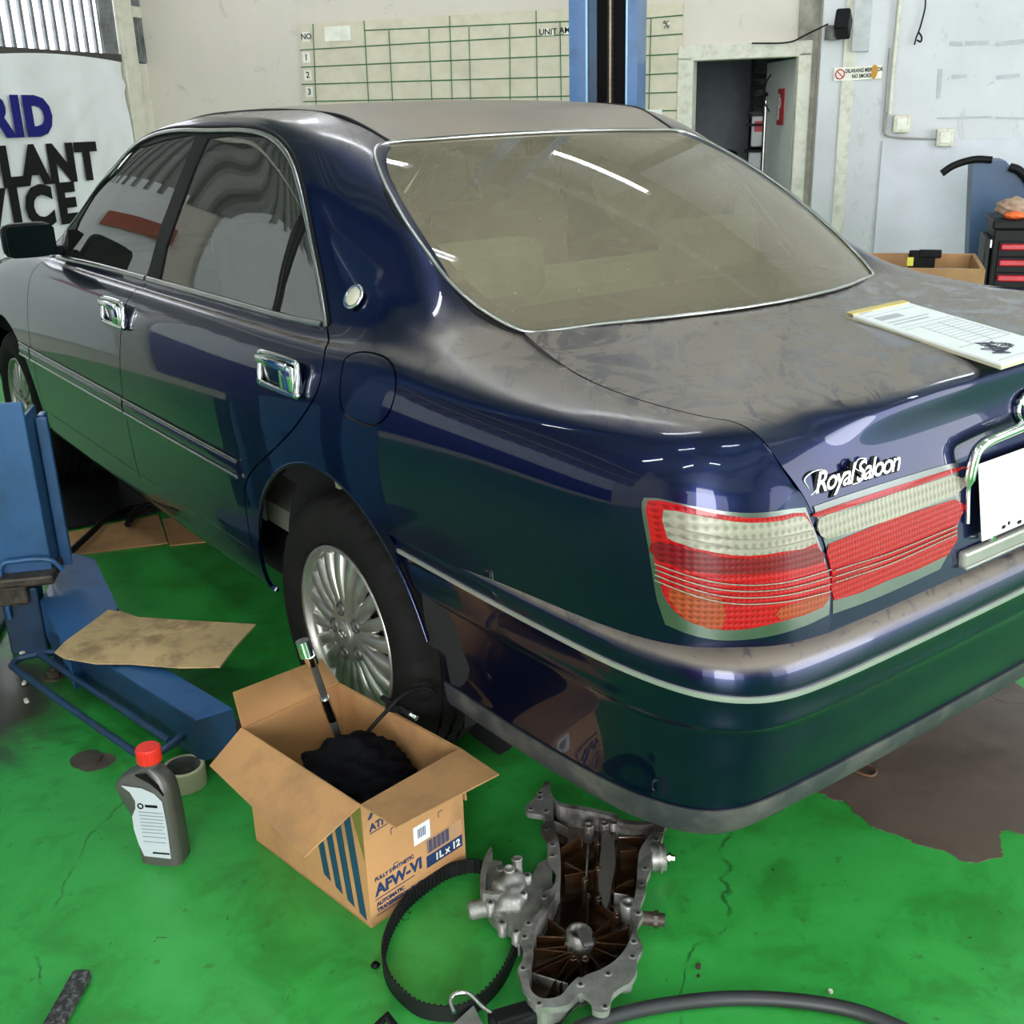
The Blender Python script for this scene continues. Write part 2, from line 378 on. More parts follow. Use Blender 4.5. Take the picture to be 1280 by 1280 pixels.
# ---------- the body side (X positive here; the near side of the car is at -X)
ST = [
# r0..r12 given as (X, y, z)
 [(.50,4.72,.27),(.54,4.74,.31),(.56,4.76,.45),(.58,4.77,.60),(.57,4.76,.68),(.56,4.72,.73),(.56,4.70,.755),(.56,4.68,.77),(.56,4.67,.78),(.56,4.66,.785),(.56,4.65,.79),(.56,4.64,.793),(.56,4.62,.797)],
 [(.73,4.58,.27),(.77,4.60,.31),(.785,4.61,.45),(.80,4.62,.60),(.79,4.61,.69),(.775,4.58,.75),(.76,4.56,.785),(.745,4.54,.80),(.73,4.52,.812),(.71,4.51,.82),(.69,4.49,.826),(.67,4.48,.83),(.65,4.46,.834)],
 [(.80,4.32,.27),(.83,4.32,.31),(.855,4.32,.45),(.865,4.32,.60),(.86,4.32,.71),(.845,4.32,.79),(.825,4.32,.83),(.80,4.31,.855),(.78,4.30,.867),(.76,4.29,.875),(.735,4.28,.881),(.715,4.27,.884),(.69,4.26,.888)],
 [(.835,3.95,.275),(.86,3.95,.31),(.878,3.95,.45),(.884,3.95,.62),(.881,3.95,.74),(.866,3.95,.84),(.845,3.95,.89),(.82,3.95,.915),(.795,3.94,.93),(.775,3.93,.938),(.755,3.92,.943),(.735,3.92,.945),(.71,3.91,.948)],
 [(.84,3.62,.275),(.864,3.62,.31),(.882,3.62,.45),(.887,3.62,.62),(.884,3.62,.75),(.869,3.62,.855),(.847,3.62,.912),(.815,3.62,.945),(.79,3.62,.958),(.77,3.60,.966),(.75,3.57,.974),(.73,3.54,.98),(.705,3.50,.985)],
 [(.84,3.32,.275),(.864,3.32,.31),(.882,3.32,.45),(.888,3.32,.62),(.885,3.32,.75),(.870,3.32,.86),(.847,3.32,.922),(.812,3.31,.957),(.783,3.30,.973),(.752,3.23,1.04),(.722,3.17,1.12),(.69,3.12,1.175),(.652,3.08,1.225)],
 [(.84,2.88,.275),(.864,2.88,.31),(.882,2.88,.45),(.888,2.88,.62),(.885,2.88,.75),(.870,2.88,.86),(.847,2.88,.924),(.812,2.88,.960),(.782,2.88,.977),(.728,2.84,1.15),(.668,2.80,1.305),(.62,2.77,1.352),(.555,2.74,1.385)],
 [(.84,2.42,.275),(.864,2.42,.31),(.882,2.42,.45),(.888,2.42,.62),(.885,2.42,.75),(.870,2.42,.86),(.847,2.42,.925),(.812,2.42,.961),(.782,2.42,.978),(.722,2.44,1.19),(.652,2.46,1.375),(.605,2.45,1.412),(.525,2.44,1.431)],
 [(.84,2.02,.275),(.864,2.02,.31),(.882,2.02,.45),(.888,2.02,.62),(.885,2.02,.75),(.870,2.02,.86),(.847,2.02,.925),(.812,2.03,.961),(.782,2.05,.978),(.720,2.11,1.20),(.648,2.17,1.398),(.602,2.15,1.426),(.520,2.12,1.441)],
 [(.84,1.66,.275),(.864,1.66,.31),(.882,1.66,.45),(.887,1.66,.62),(.885,1.66,.75),(.870,1.66,.86),(.847,1.66,.925),(.813,1.68,.961),(.783,1.72,.978),(.722,1.83,1.195),(.648,1.92,1.392),(.602,1.89,1.424),(.515,1.86,1.439)],
 [(.835,1.38,.275),(.86,1.38,.31),(.879,1.38,.45),(.885,1.38,.62),(.883,1.38,.75),(.869,1.38,.86),(.848,1.38,.925),(.816,1.40,.961),(.786,1.44,.979),(.727,1.62,1.185),(.655,1.73,1.378),(.602,1.69,1.412),(.500,1.64,1.424)],
 [(.83,1.16,.275),(.856,1.16,.31),(.876,1.16,.45),(.883,1.16,.62),(.882,1.16,.75),(.869,1.16,.86),(.85,1.16,.925),(.822,1.18,.964),(.787,1.22,.985),(.735,1.39,1.165),(.668,1.52,1.325),(.595,1.50,1.378),(.468,1.44,1.379)],
 [(.825,1.02,.275),(.852,1.02,.31),(.873,1.02,.45),(.881,1.02,.62),(.880,1.02,.75),(.868,1.02,.86),(.850,1.02,.927),(.825,1.04,.967),(.784,1.08,.998),(.738,1.19,1.095),(.690,1.29,1.198),(.635,1.33,1.262),(.560,1.32,1.288)],
 [(.82,.88,.275),(.848,.88,.31),(.869,.88,.45),(.877,.88,.62),(.877,.88,.75),(.867,.88,.86),(.850,.88,.928),(.824,.90,.968),(.785,.94,.988),(.742,1.00,1.030),(.700,1.06,1.082),(.658,1.10,1.138),(.612,1.10,1.158)],
 [(.815,.74,.275),(.842,.74,.31),(.863,.74,.45),(.872,.74,.62),(.873,.74,.75),(.864,.74,.86),(.848,.74,.922),(.821,.75,.956),(.785,.78,.977),(.745,.82,.996),(.702,.86,1.016),(.660,.89,1.055),(.617,.90,1.064)],
 [(.81,.58,.275),(.836,.58,.31),(.856,.58,.45),(.865,.58,.62),(.866,.58,.75),(.858,.58,.86),(.842,.58,.919),(.815,.59,.951),(.780,.61,.968),(.735,.66,.981),(.685,.72,.991),(.630,.77,1.003),(.572,.795,1.004)],
 [(.80,.45,.275),(.826,.45,.31),(.848,.45,.45),(.857,.45,.62),(.859,.45,.75),(.851,.45,.86),(.835,.45,.916),(.810,.45,.947),(.782,.46,.961),(.752,.48,.970),(.720,.51,.977),(.688,.54,.983),(.655,.57,.986)],
 [(.79,.32,.275),(.816,.32,.31),(.838,.32,.45),(.847,.32,.62),(.850,.32,.75),(.842,.32,.86),(.826,.32,.912),(.804,.32,.943),(.783,.325,.958),(.764,.33,.967),(.744,.34,.973),(.725,.35,.977),(.705,.36,.980)],
 [(.77,.20,.275),(.797,.20,.31),(.819,.20,.45),(.829,.20,.62),(.833,.205,.75),(.826,.205,.86),(.811,.205,.908),(.792,.205,.938),(.775,.203,.953),(.758,.20,.963),(.741,.197,.970),(.723,.194,.975),(.706,.19,.978)],
 [(.735,.125,.275),(.758,.12,.31),(.782,.115,.45),(.792,.11,.62),(.798,.115,.75),(.794,.120,.86),(.784,.126,.905),(.768,.131,.935),(.755,.136,.951),(.741,.140,.962),(.726,.142,.969),(.709,.144,.974),(.692,.145,.977)],
 [(.685,.09,.275),(.705,.075,.31),(.723,.065,.45),(.733,.06,.62),(.741,.062,.75),(.741,.072,.86),(.737,.082,.897),(.730,.092,.924),(.723,.099,.940),(.715,.104,.951),(.706,.108,.959),(.695,.111,.966),(.684,.113,.971)],
 [(.63,.075,.275),(.645,.055,.31),(.66,.040,.45),(.672,.026,.62),(.678,.031,.75),(.687,.047,.86),(.694,.057,.890),(.697,.066,.912),(.697,.072,.926),(.695,.077,.937),(.692,.081,.946),(.687,.085,.954),(.682,.088,.960)],
 [(.59,.07,.275),(.59,.05,.31),(.59,.03,.45),(.590,.011,.62),(.587,.020,.75),(.632,.036,.863),(.649,.041,.884),(.658,.045,.897),(.663,.050,.907),(.668,.055,.918),(.672,.060,.927),(.675,.066,.936),(.678,.072,.945)],
]
def RG(X, t):
    X = np.asarray(X, float); t = np.asarray(t, float)
    yc = .632+(1.385-.632)*t; zc = 1.013+(1.364-1.013)*t; bulge = .020*4*t*(1-t)
    a = .55*(1-t)+.20*t; y = yc+a*X*X-bulge*.45; z = zc-(.03*(1-t)+.05*t)*X*X+bulge*.9
    return np.stack([X, y, z], -1)
def under(X, y, dz):
    lo, hi = -.2, 1.1
    for _ in range(30):
        m = (lo+hi)/2
        if RG(X, m)[1] < y: lo = m
        else: hi = m
    p = RG(X, lo); return (float(p[0]), float(p[1]), float(p[2])+dz)
for st, Xe, y in ((12, .563, 1.32), (13, .610, 1.10), (14, .618, .91), (15, .565, .79)):
    ST[st][12] = under(Xe-.035, y-(.02 if st == 15 else 0), -.012); ST[st][11] = under(Xe+.012, y+.01, .004)
ST[11][12] = (.468, 1.44, 1.360); ST[11][11] = (.572, 1.49, 1.366)
side = Patch([[(-x, y, z) for x, y, z in row] for row in ST]); side.sign = 1
P_, N_ = side.pts([(8., 3.)])
if N_[0][0] > 0: side.sign = -1
side.prep(8)
def S(pl, per=6, closed=False): # smooth (a,b) line through places seen in the photograph
    return [side.clip(p) for p in catmull([side.px(*q) if not isinstance(q, Vector) else side.near(q) for q in pl], per, closed)]
def SW(pl, per=6, closed=False): # same from world points
    return [side.clip(p) for p in catmull([side.near(q) for q in pl], per, closed)]
belt = [(a, 8.0) for a in np.linspace(0, side.na-1, 60)]
SXG = -.886
gapF = SW([(-.78,3.345,.975),(-.84,3.40,.925),(-.87,3.435,.80),(SXG,3.47,.62),(-.88,3.475,.45),(-.86,3.475,.32),(-.84,3.475,.275)])
gapB = SW([(-.79,2.355,.973),(-.845,2.36,.925),(-.87,2.37,.86),(SXG,2.40,.70),(-.883,2.405,.55),(-.86,2.405,.37)])
gapR = S([(409,411),(404,455),(396,490),(375,525),(345,559),(318,585),(309,600),(306,620),(310,655),(316,690)])
sill = [(a, 1.62) for a in np.linspace(side.near((-.86,3.475,.36))[0], side.near((-.87,1.54,.36))[0], 40)]
def arch(yc, r, a0=-12, a1=192): return [side.near((-.885, yc+r*math.cos(math.radians(t)), .318+r*math.sin(math.radians(t)))) for t in np.linspace(a0, a1, 44)]
archR = arch(1.13, .392); archF = arch(3.893, .392)
fuel = S([(433,447),(452,440),(480,446),(493,462),(494,490),(486,516),(470,531),(450,528),(430,516),(425,495),(427,466)], 6, True)
DLO = S([(76,321),(84,283),(100,250),(130,212),(160,185),(190,170),(250,163),(300,163),(332,169),(354,186),(369,215),(381,262),(396,335),(408,409)], 8)
quarterfix = None
DLOp = list(DLO)+[side.px(408, 411), side.px(300, 386), side.px(178, 350), side.px(77, 322)]
gF = S([(84,312),(96,277),(120,235),(150,199),(175,183),(205,174),(236,168),(243,170),(236,186),(215,240),(198,285),(186,330),(181,346),(174,348),(120,331)], 1, True)
gR = S([(258,172),(290,168),(325,170),(347,182),(360,205),(371,240),(375,266),(368,282),(353,325),(338,386),(328,386),(260,368),(197,350),(205,310),(230,240)], 1, True)
gQ = S([(378,283),(384,300),(402,401),(395,402),(344,388),(350,360),(362,322)], 1, True)
lampO = S([(806,622),(830,624),(880,635),(930,641),(980,637),(1006,634)], 6)+S([(1014,655),(1030,700),(1036,740),(1035,768)], 4)+S([(1010,780),(960,795),(910,800),(868,794),(832,780)], 6)+S([(822,750),(812,690),(804,645),(803,628)], 5)
archpoly = lambda A, yc: np.array(A+[side.near((-.80, yc-.40, .275))*[1, 0], side.near((-.80, yc+.40, .275))*[1, 0]])
def face_cls(c):
    lab = np.array(['body_side']*len(c), dtype=object)
    fd = [p for p in gapF]+[(gapB[-1][0], 1.62)]+[p for p in gapB[::-1]]+[(gapB[0][0], 8.0), (gapF[0][0], 8.0)]
    rd = [p for p in gapB]+[(gapB[-1][0], 1.62), (sill[-1][0], 1.62)]+[p for p in gapR[::-1]]+[(gapR[0][0], 8.0), (gapB[0][0], 8.0)]
    front = c[:, 0] < np.interp(c[:, 1], [p[1] for p in gapF[::-1]], [p[0] for p in gapF[::-1]])
    lab[front & (c[:, 1] < 12)] = 'front_fender'
    lab[inpoly(c, fd)] = 'front_door'; lab[inpoly(c, rd)] = 'rear_door'
    dl = inpoly(c, DLOp); aB = side.px(243, 170)[0]
    mid = np.interp(c[:, 1], [8, 10], [side.px(183, 348)[0], side.px(248, 168)[0]])
    lab[dl & (c[:, 0] < mid)] = 'front_frame'; lab[dl & (c[:, 0] >= mid)] = 'rear_frame'
    lab[inpoly(c, gF)] = 'front_glass'; lab[inpoly(c, gR)] = 'rear_glass'; lab[inpoly(c, gQ)] = 'quarter_glass'
    lab[(c[:, 1] < 1.62) & (c[:, 0] > gapF[-1][0]) & (c[:, 0] < sill[-1][0]) & ((lab == 'body_side') | (lab == 'front_door') | (lab == 'rear_door'))] = 'rocker_panel'
    lab[inpoly(c, fuel)] = 'fuel_door'; lab[inpoly(c, lampO)] = 'lamp'
    lab[inpoly(c, archR+[(archR[-1][0], 0), (archR[0][0], 0)])] = 'none'; lab[inpoly(c, archF+[(archF[-1][0], 0), (archF[0][0], 0)])] = 'none'
    lab[(c[:, 1] < 3.12) & (c[:, 0] > archR[-1][0]-.6) & (lab == 'body_side')] = 'none'
    return lab
car = thing('sedan', (0, 2.4, 0), 'dusty dark blue four door sedan parked in the middle of the workshop', 'car')
vo, regs = cut(side, [(lampO, True), (DLOp, True), (gF, True), (gR, True), (gQ, True), (archR, False), (archF, False), ([(a, 3.12) for a in np.linspace(13, side.na-1, 40)], False)],
               [(gapF, .005, False), (gapB, .005, False), (gapR, .005, False), (sill, .003, False), (fuel, .0045, True), ([(a, 8.0) for a in np.linspace(gapF[0][0], gapR[0][0], 60)], .004, False)], face_cls, 8)
parts = {}
for mir in (False, True):
    tg = 'right' if mir else 'left'
    def rm(key, name, mat, parent, **k): 
        o = region_mesh(side, vo, regs[key], name, mat, parent, mirror=mir, **k); parts[(key, mir)] = o; return o
    rm('body_side', 'body_side_panel', M_paint, car); rm('front_fender', 'front_fender', M_paint, car)
    fdo = rm('front_door', 'front_door', M_paint, car); rdo = rm('rear_door', 'rear_door', M_paint, car)
    rm('rocker_panel', 'rocker_panel', M_paint, car); rm('fuel_door', 'fuel_filler_door', M_paint, car) if not mir else rm('fuel_door', 'body_plug_panel', M_paint, car)
    rm('front_frame', 'window_frame', M_black, fdo, off=-.004); rm('rear_frame', 'window_frame', M_black, rdo, off=-.004)
    rm('front_glass', 'window_glass', M_sglass, fdo, off=-.008, flange=0); rm('rear_glass', 'window_glass', M_sglass, rdo, off=-.008, flange=0); rm('quarter_glass', 'quarter_glass', M_sglass, rdo, off=-.008, flange=0)
# ---------- trunk lid, rear glass, roof, windshield, hood
def sym(rows):
    """rows: lists of points from the edge (X>0) to the centre; returns a full grid"""
    return [[(-x, y, z) for x, y, z in r]+[(x, y, z) for x, y, z in r[::-1][1:]] for r in rows]
def lidrow(e, c, zb=None, xs=(.78, .55, .28)):
    """edge point, centre point; columns in between on a flat arc"""
    r = [e]
    for f in xs:
        x = e[0]*f; t = f*f; r.append((x, c[1]+(e[1]-c[1])*t, c[2]+(e[2]-c[2])*(t if zb is None else f**zb)))
    return r+[(0, c[1], c[2])]
LID = [lidrow((.572,.795,1.004),(0,.645,1.010)), lidrow((.655,.57,.986),(0,.47,1.007)), lidrow((.705,.36,.980),(0,.32,1.002)), lidrow((.706,.19,.978),(0,.20,.995)),
       [(.692,.145,.977),(.59,.135,.976),(.47,.128,.982),(.24,.128,.987),(0,.130,.988)],
       [(.684,.113,.971),(.575,.103,.967),(.45,.090,.975),(.22,.088,.981),(0,.090,.982)],
       [(.682,.088,.960),(.565,.080,.953),(.44,.064,.964),(.21,.063,.971),(0,.066,.972)],
       [(.678,.072,.945),(.555,.065,.935),(.43,.058,.942),(.205,.058,.949),(0,.061,.950)],
       [(.668,.055,.918),(.54,.055,.905),(.415,.055,.908),(.20,.057,.915),(0,.059,.915)],
       [(.632,.036,.863),(.50,.043,.863),(.38,.045,.865),(.18,.048,.87),(0,.050,.87)],
       [(.607,.026,.80),(.47,.030,.80),(.355,.032,.80),(.17,.035,.80),(0,.036,.80)],
       [(.587,.020,.75),(.45,.021,.75),(.34,.023,.75),(.165,.025,.75),(0,.026,.75)],
       [(.590,.012,.665),(.44,.010,.665),(.33,.010,.665),(.16,.010,.665),(0,.010,.665)],
       [(.590,.010,.62),(.43,.006,.62),(.33,.005,.62),(.16,.004,.62),(0,.004,.62)]]
lid = Patch(sym(LID)); P_, N_ = lid.pts([(1., 4.)])
if N_[0][2] < 0: lid.sign = -1
lid.prep(10)
def Lp(pl, per=6, closed=False): return [lid.clip(p) for p in catmull([lid.px(*q) for q in pl], per, closed)]
def mirL(L): return [(p[0], lid.nb-1-p[1]) for p in L]
lampI = Lp([(1016,633),(1060,618),(1120,599),(1170,584),(1195,578)], 5)+Lp([(1199,600),(1199,640),(1190,678),(1174,711)], 5)+Lp([(1140,727),(1090,749),(1040,767)], 5)+Lp([(1040,730),(1036,700),(1024,660)], 4)
lampIR = mirL(lampI)
def lid_cls(c):
    lab = np.array(['lid']*len(c), dtype=object); lab[inpoly(c, lampI)] = 'lamp'; lab[inpoly(c, lampIR)] = 'lampR'
    lab[c[:, 0] > 12.6] = 'none'; return lab
edge_l = [(t, .03) for t in np.linspace(0, lid.na-1, 90)]
vl, rl = cut(lid, [(lampI, True), (lampIR, True)], [([(t, 0.0) for t in np.linspace(0, lid.na-1, 90)], .006, False), ([(t, 8.0) for t in np.linspace(0, lid.na-1, 90)], .006, False)], lid_cls, 8)
trunk = region_mesh(lid, vl, rl['lid'], 'trunk_lid', M_lid, car)
# rear glass
gl = Patch([[RG(x, t) for x in np.linspace(-.74, .74, 9)] for t in np.linspace(-.12, 1.08, 8)]); P_, N_ = gl.pts([(3., 4.)])
if N_[0][2] < 0: gl.sign = -1
gl.prep(12)
glL = [(672,417),(650,414),(620,400),(588,378),(558,349),(530,312),(504,274),(481,232),(470,203),(469,189),(478,182),(505,178)]
glc = [gl.px(*q) for q in glL]
lower = [gl.near(RG(x, .0)) for x in np.linspace(-.42, .42, 9)]; upper = [gl.near(RG(x, 1.0)) for x in np.linspace(.38, -.38, 9)]
half = catmull(glc, 5); mirg = [np.array((p[0], gl.nb-1-p[1])) for p in half[::-1]]
gout = half+[u for u in upper[::-1]]+mirg+[l for l in lower[::-1]]
gout = [gl.clip(p) for p in gout]
vg, rg = cut(gl, [(gout, True)], [], lambda c: np.where(inpoly(c, gout), 'g', 'n').astype(object), 6)
rglass = region_mesh(gl, vg, rg['g'], 'rear_window_glass', M_rglass, car, flange=.003)
gp, gn = gl.pts(gout, .0)
MB().tube((gp+gn*.004).tolist(), .0045, 6, closed=True).build('rear_window_chrome', M_chromed, car)
ins = gl.offset(gout, .034, True); ins2 = gl.offset(gout, -.034, True); ins = ins if np.ptp(ins[:, 1]) < np.ptp(ins2[:, 1]) else ins2
vf, rf = cut(gl, [(gout, True), (ins, True)], [], lambda c: np.where(inpoly(c, gout) & ~inpoly(c, ins), 'f', 'n').astype(object), 6)
region_mesh(gl, vf, rf['f'], 'window_frit', M_black, rglass, off=-.004, flange=0)
P2, N2 = gl.pts(gl.offset(gout, .010, True)); P3, _ = gl.pts(gl.offset(gout, -.010, True)); big = P2 if P2[:, 0].max() > P3[:, 0].max() else P3; big = big*.0+gl.pts(gout, -.0)[0]+(big-gp)*.55
MB().tube((big-N2*.006).tolist(), .0075, 6, closed=True).build('rear_window_seal', M_black, car)
# roof
ROOF = [[(.468,1.44,1.360),(.36,1.415,1.366),(.18,1.395,1.371),(0,1.388,1.372)],
        [(.484,1.54,1.398),(.37,1.52,1.404),(.185,1.51,1.407),(0,1.505,1.407)],
        [(.500,1.64,1.424),(.38,1.63,1.432),(.19,1.63,1.437),(0,1.63,1.438)],
        [(.515,1.86,1.439),(.39,1.86,1.448),(.195,1.86,1.453),(0,1.86,1.455)],
        [(.520,2.12,1.441),(.39,2.12,1.450),(.195,2.12,1.456),(0,2.12,1.458)],
        [(.525,2.44,1.431),(.40,2.45,1.443),(.20,2.46,1.449),(0,2.46,1.451)],
        [(.555,2.74,1.385),(.42,2.78,1.405),(.21,2.82,1.412),(0,2.83,1.414)]]
roof = Patch(sym(ROOF)); P_, N_ = roof.pts([(3., 3.)])
if N_[0][2] < 0: roof.sign = -1
vr, rr = cut(roof, [], [([(t, 0.) for t in np.linspace(0, 6, 40)], .010, False), ([(t, 6.) for t in np.linspace(0, 6, 40)], .010, False)], lambda c: np.array(['r']*len(c), dtype=object), 8)
region_mesh(roof, vr, rr['r'], 'roof_panel', M_roof, car)
for sgn in (-1, 1):
    pp = [(sgn*p[0], p[1], p[2]-.003) for p in [ROOF[i][0] for i in range(7)]]
    MB().tube(catmull(pp, 6), .007, 6).build('roof_ditch_moulding', M_black, car)
WS = [[(.555,2.74,1.385),(.42,2.78,1.405),(.21,2.82,1.412),(0,2.83,1.414)],
      [(.61,2.92,1.305),(.45,3.01,1.33),(.22,3.06,1.34),(0,3.08,1.343)],
      [(.652,3.08,1.225),(.48,3.20,1.245),(.24,3.26,1.255),(0,3.28,1.26)],
      [(.705,3.50,.985),(.52,3.66,.985),(.26,3.74,.985),(0,3.76,.985)]]
ws = Patch(sym(WS)); P_, N_ = ws.pts([(1., 3.)]); ws.sign = -1 if N_[0][2] < 0 else 1
v_, r_ = cut(ws, [], [], lambda c: np.array(['r']*len(c), dtype=object), 8)
region_mesh(ws, v_, r_['r'], 'windshield_glass', M_sglass, car, flange=.004)
HD = [[(.705,3.50,.985),(.52,3.66,.985),(.26,3.74,.985),(0,3.76,.985)],
      [(.71,3.91,.948),(.53,3.92,.962),(.27,3.93,.970),(0,3.93,.972)],
      [(.69,4.26,.888),(.52,4.28,.905),(.26,4.30,.915),(0,4.30,.917)],
      [(.65,4.46,.834),(.49,4.52,.85),(.25,4.56,.86),(0,4.57,.862)],
      [(.56,4.62,.797),(.43,4.68,.80),(.22,4.73,.81),(0,4.74,.812)]]
hd = Patch(sym(HD)); P_, N_ = hd.pts([(1., 3.)]); hd.sign = -1 if N_[0][2] < 0 else 1
v_, r_ = cut(hd, [], [([(t, 0.) for t in np.linspace(0, 4, 40)], .006, False), ([(t, 6.) for t in np.linspace(0, 4, 40)], .006, False)], lambda c: np.array(['r']*len(c), dtype=object), 8)
region_mesh(hd, v_, r_['r'], 'hood', M_paint, car)
FR = [[(.56,4.62,.797),(.43,4.68,.80),(.22,4.73,.81),(0,4.74,.812)],[(.56,4.70,.755),(.43,4.76,.76),(.22,4.80,.765),(0,4.81,.766)],[(.58,4.77,.60),(.43,4.83,.60),(.22,4.86,.60),(0,4.87,.60)],[(.56,4.76,.45),(.43,4.82,.45),(.22,4.85,.45),(0,4.86,.45)],[(.50,4.72,.27),(.40,4.77,.27),(.20,4.80,.27),(0,4.81,.27)]]
fr = Patch(sym(FR)); P_, N_ = fr.pts([(2., 3.)]); fr.sign = -1 if N_[0][1] < 0 else 1
v_, r_ = cut(fr, [], [], lambda c: np.array(['r']*len(c), dtype=object), 6)
region_mesh(fr, v_, r_['r'], 'front_bumper', M_paintlow, car)
# dark inner shell behind the panel gaps
mb = MB()
for sgn in (1, -1):
    A, B = np.meshgrid(np.linspace(0, side.na-1, 60), np.linspace(0, 7.6, 18), indexing='ij'); P, N = side.pts(np.stack([A.ravel(), B.ravel()], 1), -.014)
    # leave the wheel wells open
    P = P.copy(); P[:, 0] *= sgn; Pg = P.reshape(60, 18, 3)
    for i in range(59):
        for j in range(17):
            q = Pg[i:i+2, j:j+2].reshape(4, 3).mean(0)
            if min(math.hypot(q[1]-1.13, q[2]-.318), math.hypot(q[1]-3.893, q[2]-.318)) < .41: continue
            a, b, c, d = Pg[i, j], Pg[i, j+1], Pg[i+1, j+1], Pg[i+1, j]; mb.add([a, b, c, d], [(0, 1, 2, 3)])
P, N = lid.pts(np.stack([g.ravel() for g in np.meshgrid(np.linspace(0, 12, 40), np.linspace(0, 8, 20), indexing='ij')], 1), -.014); mb.grid(P.reshape(40, 20, 3))
mb.box((0, 2.45, .27), (1.50, 4.2, .05)); mb.box((0, 2.55, .45), (1.05, 3.9, .3))
mb.build('inner_shell', M_shell, car)
# wheel wells
for yc in (1.13, 3.893):
    for sgn in (-1, 1):
        n = 24; vs = []
        for t in np.linspace(math.radians(-15), math.radians(195), n):
            for X in (.845 if math.sin(t) > .7 else .79, .78, .62, .58):
                r = .402 if X > .6 else .34; vs.append((sgn*X, yc+r*math.cos(t), .318+r*math.sin(t)))
        m = MB(); m.grid(np.array(vs).reshape(n, 4, 3))
        m.lathe([(0, 0), (.40, 0)], Matrix.Translation((sgn*.60, yc, .318)) @ Matrix.Rotation(PI/2, 4, 'Y'), 32)
        m.build('wheel_well', M_shell, car)
    # wheel arch lip
for A in (archR, archF):
    P, N = side.pts(A[6:-6], -.004)
    for sgn in (1, -1): MB().tube([(p[0]*sgn, p[1], p[2]) for p in P], .005, 6).build('arch_lip', M_paint, car)
# ------------------------------------------------------------------ rear bumper
PLAN = [(.866, 1.02, 0), (.867, .86, 0), (.868, .70, 0), (.867, .52, .05), (.862, .36, .12), (.852, .22, .25), (.828, .115, .45), (.790, .045, .65), (.725, .002, .85), (.62, -.014, 1), (.42, -.020, 1), (.2, -.022, 1), (0, -.022, 1)]
PROF = [(.655,.030,.652,.085),(.652,.012,.648,.034),(.640,.001,.634,.008),(.622,-.001,.605,-.001),(.607,0,.583,0),(.590,.004,.566,.004),(.56,.007,.545,.006),(.535,.008,.528,.007),(.524,.016,.516,.015),(.46,.022,.46,.021),(.36,.033,.40,.033),(.335,.034,.378,.034),(.29,.045,.335,.052),(.272,.085,.318,.10)]
pn = len(PLAN); bg = []
for i, (X, y, w) in enumerate(PLAN):
    a = np.array(PLAN[max(i-1, 0)][:2]); b = np.array(PLAN[min(i+1, pn-1)][:2]); t = b-a; t /= np.linalg.norm(t); n_ = np.array([-t[1], t[0]])
    if n_ @ (np.array([.3, .8])-np.array([X, y])) < 0: n_ = -n_
    if i == pn-1: n_ = np.array([0, 1.])
    bg.append([(-(X+n_[0]*(a_*(1-w)+c_*w)), y+n_[1]*(a_*(1-w)+c_*w), z1*(1-w)+z2*w) for z1, a_, z2, c_ in PROF])
full = bg+[[(-x, y, z) for x, y, z in r] for r in bg[::-1][1:]]
bp = Patch(full); P_, N_ = bp.pts([(2., 5.)]); bp.sign = -1 if N_[0][0] > 0 else 1
bp.prep(8)
ba = [bp.clip(bp.near((-.86, 1.13+.398*math.cos(math.radians(t)), .318+.398*math.sin(math.radians(t))))) for t in np.linspace(125, 190, 14)]
baR = [np.array((bp.na-1-p[0], p[1])) for p in ba]
chl = [(a, 3.72) for a in np.linspace(0, bp.na-1, 100)]; chl2 = [(a, 4.28) for a in np.linspace(0, bp.na-1, 100)]; rbl = [(a, 10.5) for a in np.linspace(0, bp.na-1, 100)]
amn = lambda b: np.interp(b, [p[1] for p in ba], [p[0] for p in ba])
def bcls(c):
    lab = np.array(['p']*len(c), dtype=object); lab[(c[:, 1] > 10.5)] = 'r'; lab[(c[:, 1] > 3.72) & (c[:, 1] < 4.28)] = 'c'
    lim = np.interp(c[:, 1], [p[1] for p in ba], [p[0] for p in ba]); lab[(c[:, 0] < lim) | (c[:, 0] > bp.na-1-lim)] = 'none'; return lab
if ba[0][1] > ba[-1][1]: ba = ba[::-1]; baR = baR[::-1]
vb, rb = cut(bp, [(ba, False), (baR, False), (chl, False), (chl2, False), (rbl, False)], [], bcls, 8)
bumper = region_mesh(bp, vb, rb['p'], 'rear_bumper', M_paintlow, car)
region_mesh(bp, vb, rb['c'], 'bumper_chrome_strip', M_strip, bumper, off=.004, flange=.006)
region_mesh(bp, vb, rb['r'], 'bumper_rubber_lip', M_bumprub, bumper, off=.004, flange=.012)
# ------------------------------------------------------------------ lamps
def lens_mat(name, col, col2, scale, bumpy, emis=0, metal=0.):
    s = NT(name); w = s.n('ShaderNodeTexWave'); w.inputs['Scale'].default_value = scale; w.bands_direction = 'Z'; s.l(s.pos(), w.inputs[0])
    w2 = s.n('ShaderNodeTexWave'); w2.inputs['Scale'].default_value = scale*1.3; w2.bands_direction = 'X'; s.l(s.pos(), w2.inputs[0])
    h = s.math('ADD', w.outputs['Fac'], w2.outputs['Fac']); c = s.mix(s.ramp(h, [(.3, 0.), (.9, 1.)]), col, col2)
    s.set(Base_Color=c, Roughness=.42, Coat_Weight=.6, Coat_Roughness=.03, Metallic=metal); s.b.inputs['Specular IOR Level'].default_value = .15; s.bump(h, bumpy, .0025); MATS[name] = s.m; return s.m
M_red = lens_mat('red_lens', (.20, .001, .003), (.36, .003, .007), 34, .3)
M_dred = lens_mat('dark_red_lens', (.085, .0015, .005), (.15, .003, .008), 34, .2)
M_clear = lens_mat('clear_lens', (.20, .185, .145), (.29, .27, .215), 22, .14, metal=.25)
